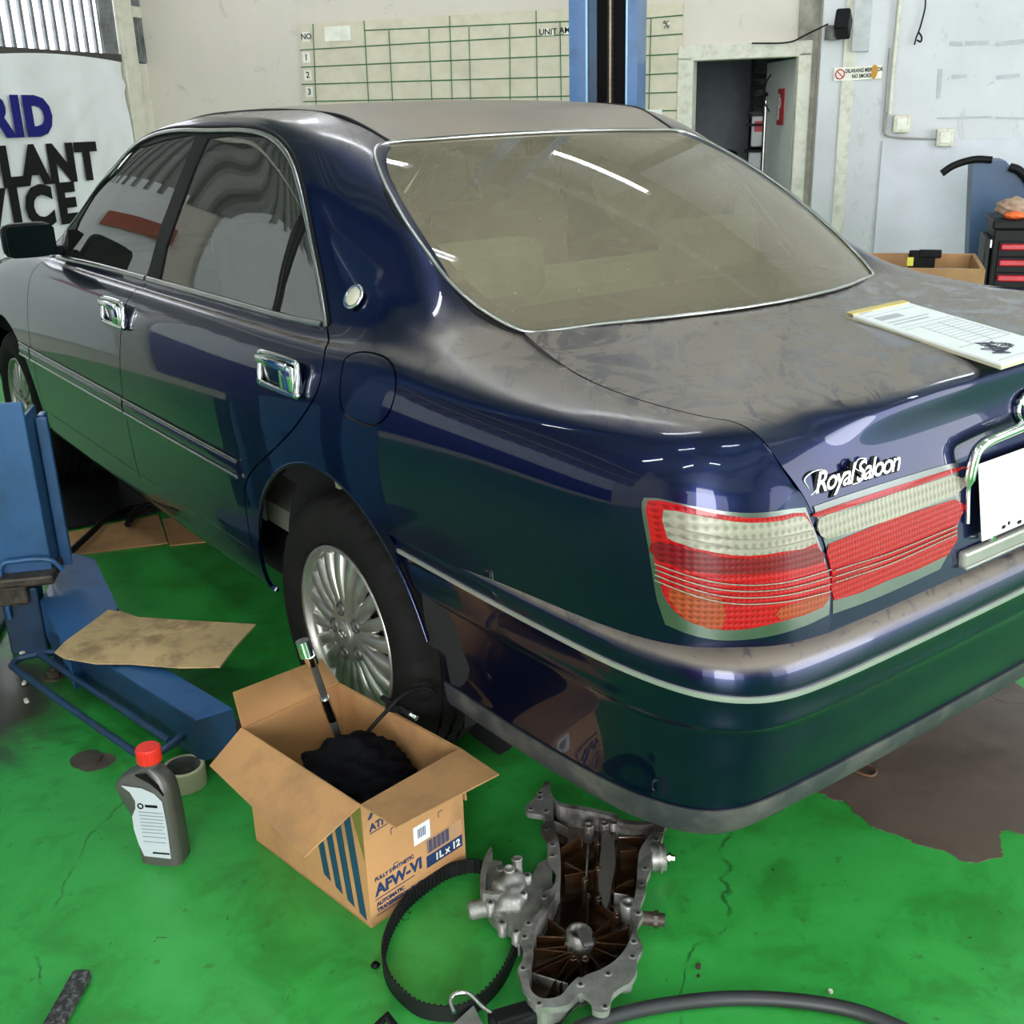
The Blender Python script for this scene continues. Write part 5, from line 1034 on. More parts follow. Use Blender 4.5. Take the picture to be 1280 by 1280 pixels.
# the cardboard sheet on the arm
M_kraft = simple('kraft_board', (.47, .245, .098), .82, var=.07, scale=9, dirt=(.20, .11, .055), dirtamt=.55, dirtscale=6)
M_kraft2 = simple('pale_kraft', (.52, .36, .18), .85, var=.06, dirt=(.17, .10, .05), dirtamt=.7, dirtscale=14)
pl_ = [(68, 815), (82, 801), (110, 781), (135, 762), (152, 764), (172, 771), (230, 775), (320, 780), (296, 806), (275, 833), (225, 834), (160, 829), (120, 829), (80, 822)]
top = [pick(u, v, 2, .172+.010*math.sin(u*.03)) for u, v in pl_]; n = len(top); cc = sum(np.array(top))/n
mb = MB(); P = [tuple(p) for p in top]+[tuple(np.array(p)-[0, 0, .004]) for p in top]+[tuple(cc+[0, 0, .006]), tuple(cc+[0, 0, .002])]
mb.add(P, [(i, (i+1) % n, 2*n) for i in range(n)]+[((i+1) % n+n, i+n, 2*n+1) for i in range(n)]+[(i, i+n, (i+1) % n+n, (i+1) % n) for i in range(n)]); o = mb.build('cardboard_sheet', M_kraft2, None, recalc=True); tag(o, 'loose tan cardboard sheet with oil smears lying on the blue lift arm', 'cardboard')
# ------------------------------------------------------------------ cardboard box of fluid bottles
BA, BBv = np.array([-1.128, .568]), np.array([.2405, .0400]); BD = np.array([-.0560, .3830]); HB = .268
def bxp(a, d, z): p = BA+BBv*a+BD*d; return Vector((p[0], p[1], z))
box = thing('cardboard_box', bxp(.5, .5, 0), 'open brown cardboard carton with blue printing beside the rear wheel', 'box')
def slab(corners, th, name, mat, par, nrm=None):
    c = [Vector(p) for p in corners]; n_ = (c[1]-c[0]).cross(c[3]-c[0]).normalized()*th; mb = MB()
    if name == 'box_flap':
        G = [[(c[0]*(1-a)+c[1]*a)*(1-b)+(c[3]*(1-a)+c[2]*a)*b for a in np.linspace(0, 1, 7)] for b in np.linspace(0, 1, 6)]; mb.grid([[tuple(p) for p in r] for r in G]); mb.grid([[tuple(p-n_) for p in r] for r in G])
        mb.add([*c, *[p-n_ for p in c]], [(0, 4, 5, 1), (1, 5, 6, 2), (2, 6, 7, 3), (3, 7, 4, 0)]); return mb.build(name, mat, par, recalc=True)
    mb.add([*c, *[p-n_ for p in c]], [(0, 1, 2, 3), (7, 6, 5, 4), (0, 4, 5, 1), (1, 5, 6, 2), (2, 6, 7, 3), (3, 7, 4, 0)]); return mb.build(name, mat, par, recalc=True)
front = slab([bxp(0, 0, 0), bxp(1, 0, 0), bxp(1, 0, HB), bxp(0, 0, HB)], .003, 'box_side', M_kraft, box)
left = slab([bxp(0, 1, 0), bxp(0, 0, 0), bxp(0, 0, HB), bxp(0, 1, HB)], .003, 'box_side', M_kraft, box)
slab([bxp(1, 1, 0), bxp(0, 1, 0), bxp(0, 1, HB), bxp(1, 1, HB)], .003, 'box_side', M_kraft, box); slab([bxp(1, 0, 0), bxp(1, 1, 0), bxp(1, 1, HB), bxp(1, 0, HB)], .003, 'box_side', M_kraft, box)
slab([bxp(0, 0, .004), bxp(1, 0, .004), bxp(1, 1, .004), bxp(0, 1, .004)], .003, 'box_bottom', M_kraft, box)
def flapend(u, v, hinge, e):
    best = None
    for z in np.linspace(.06, .42, 181):
        p = pick(u, v, 2, z)-np.array(hinge); s_ = abs(p @ e); L_ = np.linalg.norm(p)
        sc = s_+abs(L_-.122)*.8
        if best is None or sc < best[0]: best = (sc, pick(u, v, 2, z))
    return Vector(best[1])
eA = np.array([*BBv, 0]); eA /= np.linalg.norm(eA); eD = np.array([*BD, 0]); eD /= np.linalg.norm(eD)
A0, B0, C0, D0 = bxp(0, 0, HB), bxp(1, 0, HB), bxp(0, 1, HB), bxp(1, 1, HB)
slab([A0, B0, flapend(624, 969, B0, eA), flapend(496, 1036, A0, eA)], .003, 'box_flap', M_kraft, box)
slab([C0, A0, flapend(381, 1072, A0, eD), flapend(263, 958, C0, eD)], .003, 'box_flap', M_kraft, box)
slab([D0, C0, flapend(291, 867, C0, eA), flapend(402, 824, D0, eA)], .003, 'box_flap', M_kraft, box)
slab([B0, D0, bxp(1.03, 1, HB-.12), bxp(1.03, 0, HB-.12)], .003, 'box_flap', M_kraft, box)
M_bink = simple('box_ink_blue', (.006, .028, .10), .6, var=.05); M_tink = simple('box_ink_teal', (.010, .055, .10), .6, var=.05)
FX = Vector((*BBv, 0)).normalized(); FN = Vector((FX.y, -FX.x, 0)); WBx = float(np.linalg.norm(BBv)); DBx = float(np.linalg.norm(BD))
MF = Matrix(((FX.x, 0, FN.x, BA[0]), (FX.y, 0, FN.y, BA[1]), (0, 1, 0, 0), (0, 0, 0, 1)))  # x along the front, y up, z out of the face
def ftext(t, x, y, size, mat, name, **k): mb = MB(); text_mb(mb, t, size, MF @ Matrix.Translation((x, y, .0008)), .0003, align='LEFT', **k); return mb.build(name, mat, front)
ftext('AIS', .014, .243, .034, M_bink, 'box_lettering', shear=.3, bold=.0016); ftext('ATFDVI', .014, .212, .021, M_bink, 'box_lettering', bold=.0007)
ftext('FULLY SYNTHETIC', .016, .098, .0115, M_bink, 'box_lettering', bold=.0003); ftext('AFW-VI', .016, .073, .034, M_bink, 'box_lettering', bold=.0013)
ftext('AUTOMATIC', .016, .043, .0115, M_bink, 'box_lettering', bold=.0004); ftext('TRANSMISSION FLUID', .016, .030, .0115, M_bink, 'box_lettering', bold=.0004)
def fbox(x0, x1, y0, y1, mat, name, h=.0008, par=None):
    mb = MB(); mb.box(((x0+x1)/2, (y0+y1)/2, h/2), (x1-x0, y1-y0, h)); mb.v = [tuple(MF @ Vector(v)) for v in mb.v]; return mb.build(name, mat, par or front)
fbox(.014, .090, .200, .2015, M_bink, 'printed_rule'); fbox(.014, .11, .054, .0555, M_bink, 'printed_rule'); fbox(.014, .11, .019, .0203, M_bink, 'printed_rule')
lab_ = fbox(.114, .155, .118, .158, simple('label_paper', (.72, .73, .74), .6, var=.03), 'sticker')
for i in range(6): fbox(.124+i*.0035, .1255+i*.0035, .130, .150, M_bink, 'sticker_bar', .0014, lab_)
blk = fbox(.142, .236, .052, .078, M_bink, 'print_block'); mb = MB(); text_mb(mb, '1L x 12', .022, MF @ Matrix.Translation((.196, .065, .0014)), .0003, bold=.0006); mb.build('print_block_lettering', M_lab, blk)
bc = fbox(.142, .236, .080, .116, simple('kraft_pale_print', (.38, .22, .11), .8), 'barcode_field', .0006)
for i in range(16): fbox(.146+i*.0036, .1462+i*.0036+(.0022 if i % 3 else .0012), .084, .112, M_bink, 'barcode_bar', .0012, bc)
for x, y in ((.062, .186), (.178, .186), (.062, .108), (.178, .160)): 
    mb = MB(); mb.box((x+.006, y, .0006), (.012, .001, .0008)); mb.box((x, y-.006, .0006), (.001, .012, .0008)); mb.v = [tuple(MF @ Vector(v)) for v in mb.v]; mb.build('printed_corner_mark', M_bink, front)
LX = Vector((*(-BD), 0)).normalized(); LN = Vector((-abs(LX.y), LX.x, 0)); LN = Vector((LX.y, -LX.x, 0))
ML2 = Matrix(((LX.x, 0, LN.x, BA[0]+BD[0]), (LX.y, 0, LN.y, BA[1]+BD[1]), (0, 1, 0, 0), (0, 0, 0, 1)))
for k in range(4):
    x0 = DBx-.020-k*.036; mb = MB(); mb.prism([(x0-.012, .018+k*.010), (x0+.008, .012+k*.010), (x0-.020, .255), (x0-.048+.006, .255)], .0004, .0014, ML2); mb.build('printed_stripe', M_tink, left)
mb = MB(); mb.prism([(DBx-.002, .150), (DBx-.002, .262), (DBx-.040, .262)], .0004, .0012, ML2); mb.build('printed_corner', simple('olive_print', (.16, .15, .03), .7), left)
# black cloth, bar, pack, lead in the box
bm = bmesh.new(); bmesh.ops.create_icosphere(bm, subdivisions=5, radius=1)
for v in bm.verts:
    c = v.co; d = 1+.10*math.sin(c.x*4+1)*math.cos(c.y*5)+.06*math.sin(c.x*11+c.z*9)+.04*math.sin(c.y*19+c.x*7+c.z*3)+.025*math.sin(c.z*27+c.y*9)
    v.co = Vector((c.x*.098*d, c.y*.120*d, (c.z*.092 if c.z > 0 else c.z*.10)*d))
bc_ = bxp(.50, .46, .175); mb = MB(); mb.addbm(bm, Matrix.Translation(bc_) @ Matrix.Rotation(.4, 4, 'Z'), True); o = mb.build('cloth', simple('black_cloth', (.0025, .0025, .004), .9, var=.3, spec=.12)); tag(o, 'crumpled black cloth stuffed inside the cardboard carton', 'cloth')
mb = MB(); mb.box(tuple(bxp(.80, .30, .15)), (.07, .10, .05), Matrix.Rotation(.5, 4, 'Z') @ Matrix.Rotation(.3, 4, 'Y'), bev=.008); o = mb.build('small_pack', simple('pack_red', (.32, .01, .02), .4)); tag(o, 'small red and white pack beside the black cloth in the carton', 'pack')
mb = MB(); mb.box(tuple(bxp(.76, .24, .165)), (.05, .05, .03), Matrix.Rotation(.5, 4, 'Z') @ Matrix.Rotation(.3, 4, 'Y'), bev=.006); mb.build('pack_label', M_lab, o)
br = thing('breaker_bar', bxp(.35, .7, .12), 'long chrome breaker bar with swivel head leaning out of the carton', 'tool')
t0 = pick(432, 945, 2, .16); best = None
for z in np.linspace(.25, .6, 71):
    p = pick(388, 822, 2, z); q_ = abs(np.linalg.norm(p-t0)-.32)
    if best is None or q_ < best[0]: best = (q_, p)
t1 = best[1]; d_ = (t1-t0)/np.linalg.norm(t1-t0); at = lambda t: tuple(t0+d_*t*np.linalg.norm(t1-t0))
mb = MB(); mb.cyl(at(0), at(.40), .0085, n=14); mb.cyl(at(.62), at(.97), .0075, n=14); mb.build('bar_shaft', simple('tool_steel', (.42, .42, .44), .3, .9), br)
mb = MB(); mb.cyl(at(.40), at(.62), .0105, n=16); mb.build('bar_sleeve', M_chrome, br)
mb = MB(); mb.cyl(at(.95), at(1.03), .0125, n=16); h2 = np.array(at(1.04)); mb.cyl(tuple(h2+CX*-.004+np.array([0, 0, -.006])), tuple(h2-CX*.010+np.array([0, 0, .026])), .0135, n=16); mb.build('swivel_head', M_chrome, br)
mb = MB(); P = [bxp(.62, .62, .20), pick(468, 905, 2, .285), pick(486, 886, 2, .31), pick(505, 868, 2, .33), pick(525, 860, 2, .33), pick(540, 863, 2, .32), pick(543, 873, 2, .30)]; mb.tube(catmull(P, 6), .0042, 7); ld = mb.build('test_lead', M_black); tag(ld, 'black cable with a clip looping over the far edge of the carton', 'cable')
mb = MB(); mb.cyl(tuple(pick(500, 885, 2, .31)), tuple(pick(513, 893, 2, .305)), .008, n=12); mb.build('plug_body', M_black, ld); mb = MB(); mb.cyl(tuple(pick(513, 893, 2, .305)), tuple(pick(521, 898, 2, .302)), .006, n=12); mb.build('plug_tip', M_chrome, ld)
mb = MB(); mb.box(tuple(pick(492, 884, 2, .305)), (.022, .03, .016), Matrix.Rotation(.5, 4, 'Z'), bev=.005); mb.tube([pick(478, 872, 2, .31), pick(490, 880, 2, .312), pick(500, 890, 2, .308)], .006, 6); mb.build('clip', M_black, ld)
# ------------------------------------------------------------------ oil bottle and tape roll
q0 = pick(176, 1080, 2, 0); q1 = pick(224, 1084, 2, 0); q2 = pick(236, 1070, 2, 0)
ax = (q1-q0); ax[2] = 0; wB = float(np.linalg.norm(ax)); ax /= wB; ay = np.array([-ax[1], ax[0], 0]); dB = .062
bo = thing('oil_bottle', tuple((q0+q1)/2+ay*dB/2), 'grey plastic oil bottle with a red screw cap standing on the green floor', 'bottle')
wB = max(wB, .085)
MBt = Matrix(((ax[0], ay[0], 0, q0[0]), (ax[1], ay[1], 0, q0[1]), (0, 0, 1, 0), (0, 0, 0, 1)))
M_bot = simple('grey_bottle', (.105, .100, .092), .38, .25, var=.06)
prof = [(0, -.0, 1.0), (.004, -.004, 1.004), (.10, -.010, 1.0), (.13, -.020, .985), (.165, -.034, .96), (.182, -.032, .93), (.198, -.014, .84), (.210, .012, .70), (.218, .026, .56), (.222, .034, .50)]
G = []; n = 40
for z, xl, xr in prof:
    xL, xR = xl, wB*xr-(.0 if z < .19 else 0); cx = (xL+xR)/2; hx = (xR-xL)/2; hy = dB/2*(1 if z < .17 else max(.45, 1-(z-.17)*9)); row = []
    for i in range(n):
        a = 2*PI*i/n; ca, sa = math.cos(a), math.sin(a); k = (abs(ca)**4.5+abs(sa)**4.5)**(-1/4.5); row.append((cx+hx*ca*k, dB/2+hy*sa*k, z))
    G.append(row)
GG = [[tuple(p) for p in catmull([G[r][i] for r in range(len(prof))], 4)] for i in range(n)]; GG = [[GG[i][r] for i in range(n)] for r in range(len(GG[0]))]
mb = MB(); mb.grid(GG, True, MBt, wrap='b'); mb.add([(p[0], p[1], p[2]) for p in G[-1]], [tuple(range(n))], False, MBt); cxn = (prof[-1][1]+wB*prof[-1][2])/2; mb.cyl(MBt @ Vector((cxn, dB/2, .218)), MBt @ Vector((cxn, dB/2, .232)), .019, n=24); bot = mb.build('bottle_body', M_bot, bo)
mb = MB(); vs = [((.0245 if i % 2 else .0238)*math.cos(2*PI*i/60), (.0245 if i % 2 else .0238)*math.sin(2*PI*i/60)) for i in range(60)]; mb.prism(vs, .228, .256, MBt @ Matrix.Translation((cxn, dB/2, 0))); mb.cyl(MBt @ Vector((cxn, dB/2, .256)), MBt @ Vector((cxn, dB/2, .259)), .0235, .0215, n=30); mb.build('screw_cap', simple('cap_red', (.72, .025, .015), .4), bo)
M_lblg = simple('label_grey_white', (.55, .57, .63), .45, var=.03)
lp = [(.012, .022), (wB-.016, .020), (wB-.014, .10), (wB-.016, .155), (wB-.030, .172), (wB-.055, .183), (-.012, .186), (.004, .172), (.012, .152), (.010, .135), (.000, .115), (-.001, .085), (.004, .05)]
lbx = Matrix(((ax[0], 0, -ay[0], q0[0]), (ax[1], 0, -ay[1], q0[1]), (0, 1, 0, 0), (0, 0, 0, 1)))
mb = MB(); mb.prism([(p[0], p[1]) for p in lp], .0005, .0018, lbx); lbo = mb.build('bottle_label', M_lblg, bot)
for k, (y, w_) in enumerate(((.128, .05), (.120, .052), (.112, .05), (.104, .048), (.096, .05), (.088, .045), (.080, .05), (.070, .05), (.058, .048))):
    mb = MB(); mb.box((.016+w_/2, y, .0020), (w_, .0016, .0006)); mb.v = [tuple(lbx @ Vector(v)) for v in mb.v]; mb.build('fine_print', simple('print_grey', (.22, .23, .27), .6) if k == 0 else MATS['print_grey'], lbo)
mb = MB(); mb.lathe([(.004, 0), (.0068, 0), (.0068, .0008), (.004, .0008)], lbx @ Matrix.Translation((.022, .142, .0019)), 18, closed=True); mb.build('label_ring', M_ink, lbo)
mb = MB(); mb.box((.045, .143, .0021), (.026, .006, .0007)); mb.v = [tuple(lbx @ Vector(v)) for v in mb.v]; mb.build('label_word', M_ink, lbo)
mb = MB(); mb.box((.05, .032, .0021), (.036, .004, .0007)); mb.v = [tuple(lbx @ Vector(v)) for v in mb.v]; mb.build('label_word', M_ink, lbo)
mb = MB(); mb.prism([(.020, .212), (.040, .214), (wB-.022, .190), (wB-.012, .168), (wB-.020, .180), (wB-.035, .195)], -.004, .0018, lbx); mb.build('shoulder_decal', M_ink, bot)
tc = pick(234, 985, 2, 0); tr = thing('tape_roll', (tc[0]+.004, tc[1]+.012, 0), 'roll of cream masking tape lying flat behind the oil bottle', 'tape')
T = Matrix.Translation((tc[0]+.004, tc[1]+.018, 0)); mb = MB(); mb.lathe([(.047, .0), (.0475, .003), (.0475, .046), (.047, .049), (.040, .0495), (.0385, .049)], T, 48); mb.build('tape_band', simple('masking_cream', (.52, .48, .33), .6, var=.04), tr)
mb = MB(); mb.lathe([(.039, .049), (.038, .046), (.038, .0), ], T, 40); mb.lathe([(.0395, .0492), (.046, .0490)], T, 48); mb.build('tape_core', simple('grimy_core', (.06, .06, .06), .8, var=.3, dirt=(.2, .2, .2), dirtamt=.5, dirtscale=30), tr)
# ------------------------------------------------------------------ toothed belt
bl_ = [(601, 1086), (570, 1088), (543, 1101), (502, 1136), (479, 1184), (483, 1225), (512, 1258), (543, 1270), (584, 1267), (622, 1235), (643, 1197), (651, 1160), (640, 1115)]
pts = catmull([pick(u, v, 2, .012) for u, v in bl_], 14, True); pts = [np.array([p[0], p[1]]) for p in pts]; n = len(pts); cen = sum(pts)/n
bt = thing('timing_belt', (cen[0], cen[1], 0), 'black toothed rubber belt standing on edge in a loop beside the engine cover', 'belt')
G = []
for i, p in enumerate(pts):
    t = pts[(i+1) % n]-pts[i-1]; t /= np.linalg.norm(t); nn_ = np.array([-t[1], t[0]]); nn_ = nn_ if nn_ @ (cen-p) > 0 else -nn_
    G.append([(p[0], p[1], .001), (p[0], p[1], .033), (p[0]+nn_[0]*.003, p[1]+nn_[1]*.003, .033), (p[0]+nn_[0]*.003, p[1]+nn_[1]*.003, .001)])
M_belt = simple('belt_rubber', (.008, .008, .009), .6, var=.3, dirt=(.025, .025, .022), dirtamt=.4, spec=.3); mb = MB(); mb.grid(G+[G[0]], False, None); sb = mb.build('belt_band', M_belt, bt)
per = 0; acc = 0; mb = MB(); dense = []
for i in range(n):
    a, b_ = pts[i], pts[(i+1) % n]; L_ = np.linalg.norm(b_-a); k = max(1, int(L_/.002))
    for j in range(k): dense.append(a+(b_-a)*j/k)
last = dense[0]; acc = 0
for i in range(1, len(dense)):
    acc += np.linalg.norm(dense[i]-dense[i-1])
    if acc > .0088:
        acc = 0; p = dense[i]; t = dense[i]-dense[i-1]; t /= np.linalg.norm(t); nn_ = np.array([-t[1], t[0]]); nn_ = nn_ if nn_ @ (cen-p) > 0 else -nn_
        c = p+nn_*.0048; q = [c-t*.0022-nn_*.002, c+t*.0022-nn_*.002, c+t*.0015+nn_*.002, c-t*.0015+nn_*.002]
        mb.add([(*x, .002) for x in q]+[(*x, .032) for x in q], [(0, 1, 5, 4), (1, 2, 6, 5), (2, 3, 7, 6), (3, 0, 4, 7), (4, 5, 6, 7)])
tt = mb.build('belt_teeth', M_belt, bt, recalc=True); tt['kind'] = 'stuff'
# ------------------------------------------------------------------ engine front cover
def K(L, z): return [gp(560+x/4, 960+y/4, z) for x, y in L]
OUT = [(478,82),(490,68),(510,72),(518,130),(556,170),(640,185),(700,196),(790,215),(840,228),(862,252),(950,264),(1036,264),(1056,236),(1085,228),(1116,244),(1112,266),(1082,300),(1074,345),(1050,392),(1022,430),(1014,510),(992,560),(986,620),(962,690),(978,735),(946,790),(950,840),(974,900),(944,955),(945,1010),(915,1068),(860,1100),(818,1140),(806,1205),(770,1222),(722,1206),(720,1166),(690,1134),(655,1128),(606,1180),(540,1196),(470,1196),(428,1186),(424,1150),(378,1102),(360,1050),(348,1000),(372,960),(374,885),(358,842),(383,778),(430,745),(478,680),(448,640),(520,600),(536,560),(540,510),(498,450),(500,400),(486,345),(462,300),(486,262),(470,236),(396,222),(390,190),(430,150),(455,118)]
INN = [(528,150),(524,200),(532,290),(556,380),(562,480),(548,600),(505,695),(448,775),(426,850),(414,1000),(404,1070),(424,1122),(478,1152),(560,1138),(606,1086),(650,1046),(668,1048),(700,1030),(760,1008),(830,966),(880,912),(912,850),(930,790),(912,716),(934,640),(944,560),(956,420),(996,350),(1034,284),(950,286),(858,272),(828,246),(700,216),(560,192)]
cvr = thing('engine_cover', (*K([(700, 700)], 0)[0], 0), 'large oily cast engine front cover lying open side up on the floor', 'engine part')
s = NT('cast_aluminium'); n_ = s.noise(35, 5, .6); n2_ = s.noise(9, 5, .65); c = s.mix(s.ramp(n_, [(.3, 0.), (.7, 1.)]), (.25, .245, .23), (.42, .41, .385)); c = s.mix(s.ramp(n2_, [(.48, 0.), (.60, .8)]), c, (.05, .036, .028)); s.set(Base_Color=c, Metallic=.65, Roughness=.42); s.bump(n_, .5, .002); M_alu = s.m
s = NT('oily_casting'); n_ = s.noise(30, 5, .6); n2_ = s.noise(6, 4, .6); c = s.mix(s.ramp(n2_, [(.35, 0.), (.65, 1.)]), (.008, .003, .002), (.085, .038, .014)); c = s.mix(s.ramp(n_, [(.6, 0.), (.75, .5)]), c, (.16, .11, .05)); s.set(Base_Color=c, Metallic=.55, Roughness=.22, Coat_Weight=.8, Coat_Roughness=.08); s.bump(n_, .35, .002); M_oily = s.m
zt, zb_ = .058, .046
def smooth(L, per=3): return [tuple(p) for p in catmull(L, per, True)]
def ringmesh(outer, inner, z0, z1, name, mat, par):
    vv = [Vector(p) for p in outer]+[Vector(p) for p in inner]; a, b = len(outer), len(inner)
    r = delaunay_2d_cdt(vv, [(i, (i+1) % a) for i in range(a)]+[(a+i, a+(i+1) % b) for i in range(b)], [], 0, 1e-7)
    v2 = np.array([tuple(x) for x in r[0]]); f2 = np.array(r[2]); cn = v2[f2].mean(1); f2 = f2[inpoly(cn, outer) & ~inpoly(cn, inner)]
    mb = MB(); n = len(v2); mb.add([(x, y, z1) for x, y in v2]+[(x, y, z0) for x, y in v2], [tuple(f) for f in f2]+[tuple(int(i)+n for i in f[::-1]) for f in f2])
    for poly in (outer, inner):
        m = len(poly); mb.add([(x, y, z1) for x, y in poly]+[(x, y, z0) for x, y in poly], [(i, (i+1) % m, m+(i+1) % m, m+i) for i in range(m)])
    return mb.build(name, mat, par, recalc=True)
oo = smooth(K(OUT, zt)); ii = smooth(K(INN, zt)); fl = ringmesh(oo, ii, zb_, zt, 'mating_flange', M_alu, cvr)
ctr = np.mean(np.array(ii), 0); o2 = [tuple(ctr+(np.array(p)-ctr)*1.045) for p in ii]; i2 = [tuple(ctr+(np.array(p)-ctr)*.995) for p in ii]
ringmesh(o2, i2, .004, zb_+.002, 'cover_wall', M_alu, cvr)
sc = K([(655, 868)], .016)[0]; hole = [(sc[0]+.0155*math.cos(2*PI*i/28), sc[1]+.0155*math.sin(2*PI*i/28)) for i in range(28)]
ringmesh(o2, hole, .006, .014, 'cover_floor', M_oily, cvr)
mb = MB(); T = Matrix.Translation((sc[0], sc[1], 0)); mb.lathe([(.0155, .0), (.0155, .040), (.020, .042), (.0235, .038), (.0235, .028), (.029, .026), (.030, .014)], T, 36); mb.build('seal_boss', M_alu, cvr)
mb = MB(); mb.box((*K([(688, 850)], .045)[0], .045), (.021, .042, .010), Matrix.Rotation(-.42, 4, 'Z'), bev=.004); mb.build('oil_jet_tab', simple('dull_steel', (.10, .10, .095), .5, .5), cvr)
RIBS = [((590,850),(440,845)),((600,825),(478,745)),((598,895),(428,912)),((620,915),(415,1010)),((640,930),(410,1035)),((615,945),(490,1148)),((665,935),(670,1045)),((700,930),(765,1010)),((725,900),(870,965)),((735,860),(905,805)),((738,875),(900,890)),((720,835),(815,760)),((700,790),(690,560)),((690,560),(705,300)),((565,405),(665,345)),((585,540),(730,515)),((585,475),(670,520)),((530,270),(600,305)),((850,350),(985,348)),((840,600),(930,560)),((830,630),(900,640)),((640,930),(430,905)),((420,1030),(600,1085)),((860,420),(950,410)),((650,990),(560,1090)),((740,680),(830,735)),((680,300),(700,250))]
for a, b_ in RIBS:
    pa, pb_ = K([a], .034)[0], K([b_], .034)[0]; d = Vector((pb_[0]-pa[0], pb_[1]-pa[1], 0)); L_ = d.length; mb = MB()
    mb.box(((pa[0]+pb_[0])/2, (pa[1]+pb_[1])/2, .024), (L_, .0034, .026), Matrix.Rotation(math.atan2(d.y, d.x), 4, 'Z'), bev=.0014); mb.build('rib', M_oily if rnd.random() < .7 else M_alu, cvr)
mb = MB(); mb.prism(smooth(K([(770,330),(800,318),(828,360),(838,470),(820,560),(806,660),(786,690),(762,640),(752,560),(758,470),(766,400)], .04), 2), .014, .040); mb.build('guide_rail', simple('grey_guide', (.105, .10, .09), .45, .3), cvr)
mb = MB(); mb.tube(catmull([(*p, .030) for p in K([(832,290),(822,400),(838,470),(822,560),(825,620)], .03)], 5), .0045, 7); mb.build('oil_gallery', M_oily, cvr)
for (x, y, r_, h) in ((703,282,25,.052),(780,272,23,.052),(828,268,21,.052),(903,670,36,.050),(742,1062,30,.054),(885,1000,28,.054),(684,552,15,.045),(750,372,13,.04),(750,497,15,.042),(752,650,16,.042),(846,732,16,.036),(700,632,12,.036),(625,945,16,.036),(685,948,18,.036)):
    p = K([(x, y)], h)[0]; k = 1/4/620; rr_ = r_*k*1.12; T = Matrix.Translation((p[0], p[1], 0)); mb = MB(); mb.lathe([(rr_*.5, h-.012), (rr_*.52, h), (rr_*.92, h), (rr_, h-.002), (rr_, .012)], T, 24); mb.lathe([(0, h-.012), (rr_*.5, h-.012)], T, 18); mb.build('boss', M_alu if r_ > 20 else M_oily, cvr)
for (x, y) in ((455,1175),(375,1000),(382,842),(402,775),(480,642),(522,436),(522,382),(490,214),(490,302),(414,203),(458,150),(950,724),(966,578),(1040,356),(928,866),(922,940),(1066,316),(785,1190),(662,1080),(800,1026),(985,500),(460,125)):
    p = K([(x, y)], zt)[0]; T = Matrix.Translation((p[0], p[1], zt)); mb = MB(); mb.lathe([(.0034, .0006), (.0062, .0012), (.0075, .0)], T, 16); mb.lathe([(0, .0004), (.0036, .0007)], T, 14); o = mb.build('bolt_hole', M_alu, fl); o.data.materials.append(M_shell)
    for f in o.data.polygons:
        if f.index >= 32: f.material_index = 1
# water pump side casting
pm = MB(); bm = bmesh.new(); bmesh.ops.create_icosphere(bm, subdivisions=4, radius=1); pcn = K([(300, 640)], .04)[0]
for v in bm.verts:
    c = v.co; d = 1+.12*math.sin(c.x*5+c.y*3)+.08*math.sin(c.y*9+2)*math.sin(c.x*7)+.05*math.sin(c.z*11+c.x*9); v.co = Vector((c.x*.052*d, c.y*.036*d, c.z*.036*d))
pm.addbm(bm, Matrix.Translation((pcn[0], pcn[1], .038)) @ Matrix.Rotation(.7, 4, 'Z'), True)
M_alub = simple('bright_casting', (.27, .27, .25), .5, .55, var=.25, scale=25, dirt=(.10, .08, .06), dirtamt=.6, dirtscale=22, bump=.3)
pmp = pm.build('pump_housing', M_alub, cvr)
mb = MB(); L = K([(520,590),(560,640),(500,700),(440,760),(400,800),(370,880),(350,900),(330,820),(240,770),(200,720),(180,660),(240,620),(330,600),(420,560),(450,500),(520,480)], .03); mb.prism(smooth(L, 2), .012, .040); mb.build('pump_flange', M_alub, cvr)
mb = MB(); mb.prism(smooth(K([(210,425),(222,440),(200,520),(190,640),(270,640),(265,660),(175,655),(160,600),(175,500)], .055), 2), .02, .068); mb.build('pump_fin', M_alub, pmp)
mb = MB(); mb.prism(smooth(K([(195,500),(270,480),(275,620),(200,640)], .05), 2), .02, .056); mb.build('pump_web', M_alub, pmp)
for (x, y, x2, y2) in ((352,560,345,452),(315,590,306,503)):
    a = pick(560+x/4, 960+y/4, 2, .040); b_ = pick(560+x2/4, 960+y2/4, 2, .085); mb = MB(); mb.cyl(tuple(a), tuple(b_), .0095, .0088, n=20, caps=False); d = Vector(b_-a).normalized(); mb.lathe([(.0088, -.004), (.0108, -.002), (.0108, .001), (.0072, .0015), (.0070, -.02), (0, -.02)], Matrix.Translation(b_) @ d.to_track_quat('Z', 'Y').to_matrix().to_4x4(), 20); mb.build('pipe_stub', M_alub, pmp)
mb = MB(); a = pick(560+185/4, 960+700/4, 2, .035); b_ = pick(560+110/4, 960+715/4, 2, .035); mb.cyl(tuple(a), tuple(b_), .017, n=20); mb.cyl(tuple(b_), tuple(b_+(b_-a)*.1), .014, n=20); mb.build('pump_inlet', M_alub, pmp)
for x, y in ((260,495),(212,665),(270,765),(340,810),(395,530),(375,620)): p = K([(x, y)], .06)[0]; mb = MB(); mb.lathe([(.004, .058), (.0085, .058), (.009, .03)], Matrix.Translation((*p, 0)), 14); mb.lathe([(0, .055), (.004, .055)], Matrix.Translation((*p, 0)), 12); mb.build('pump_bolt_boss', M_alub, pmp)
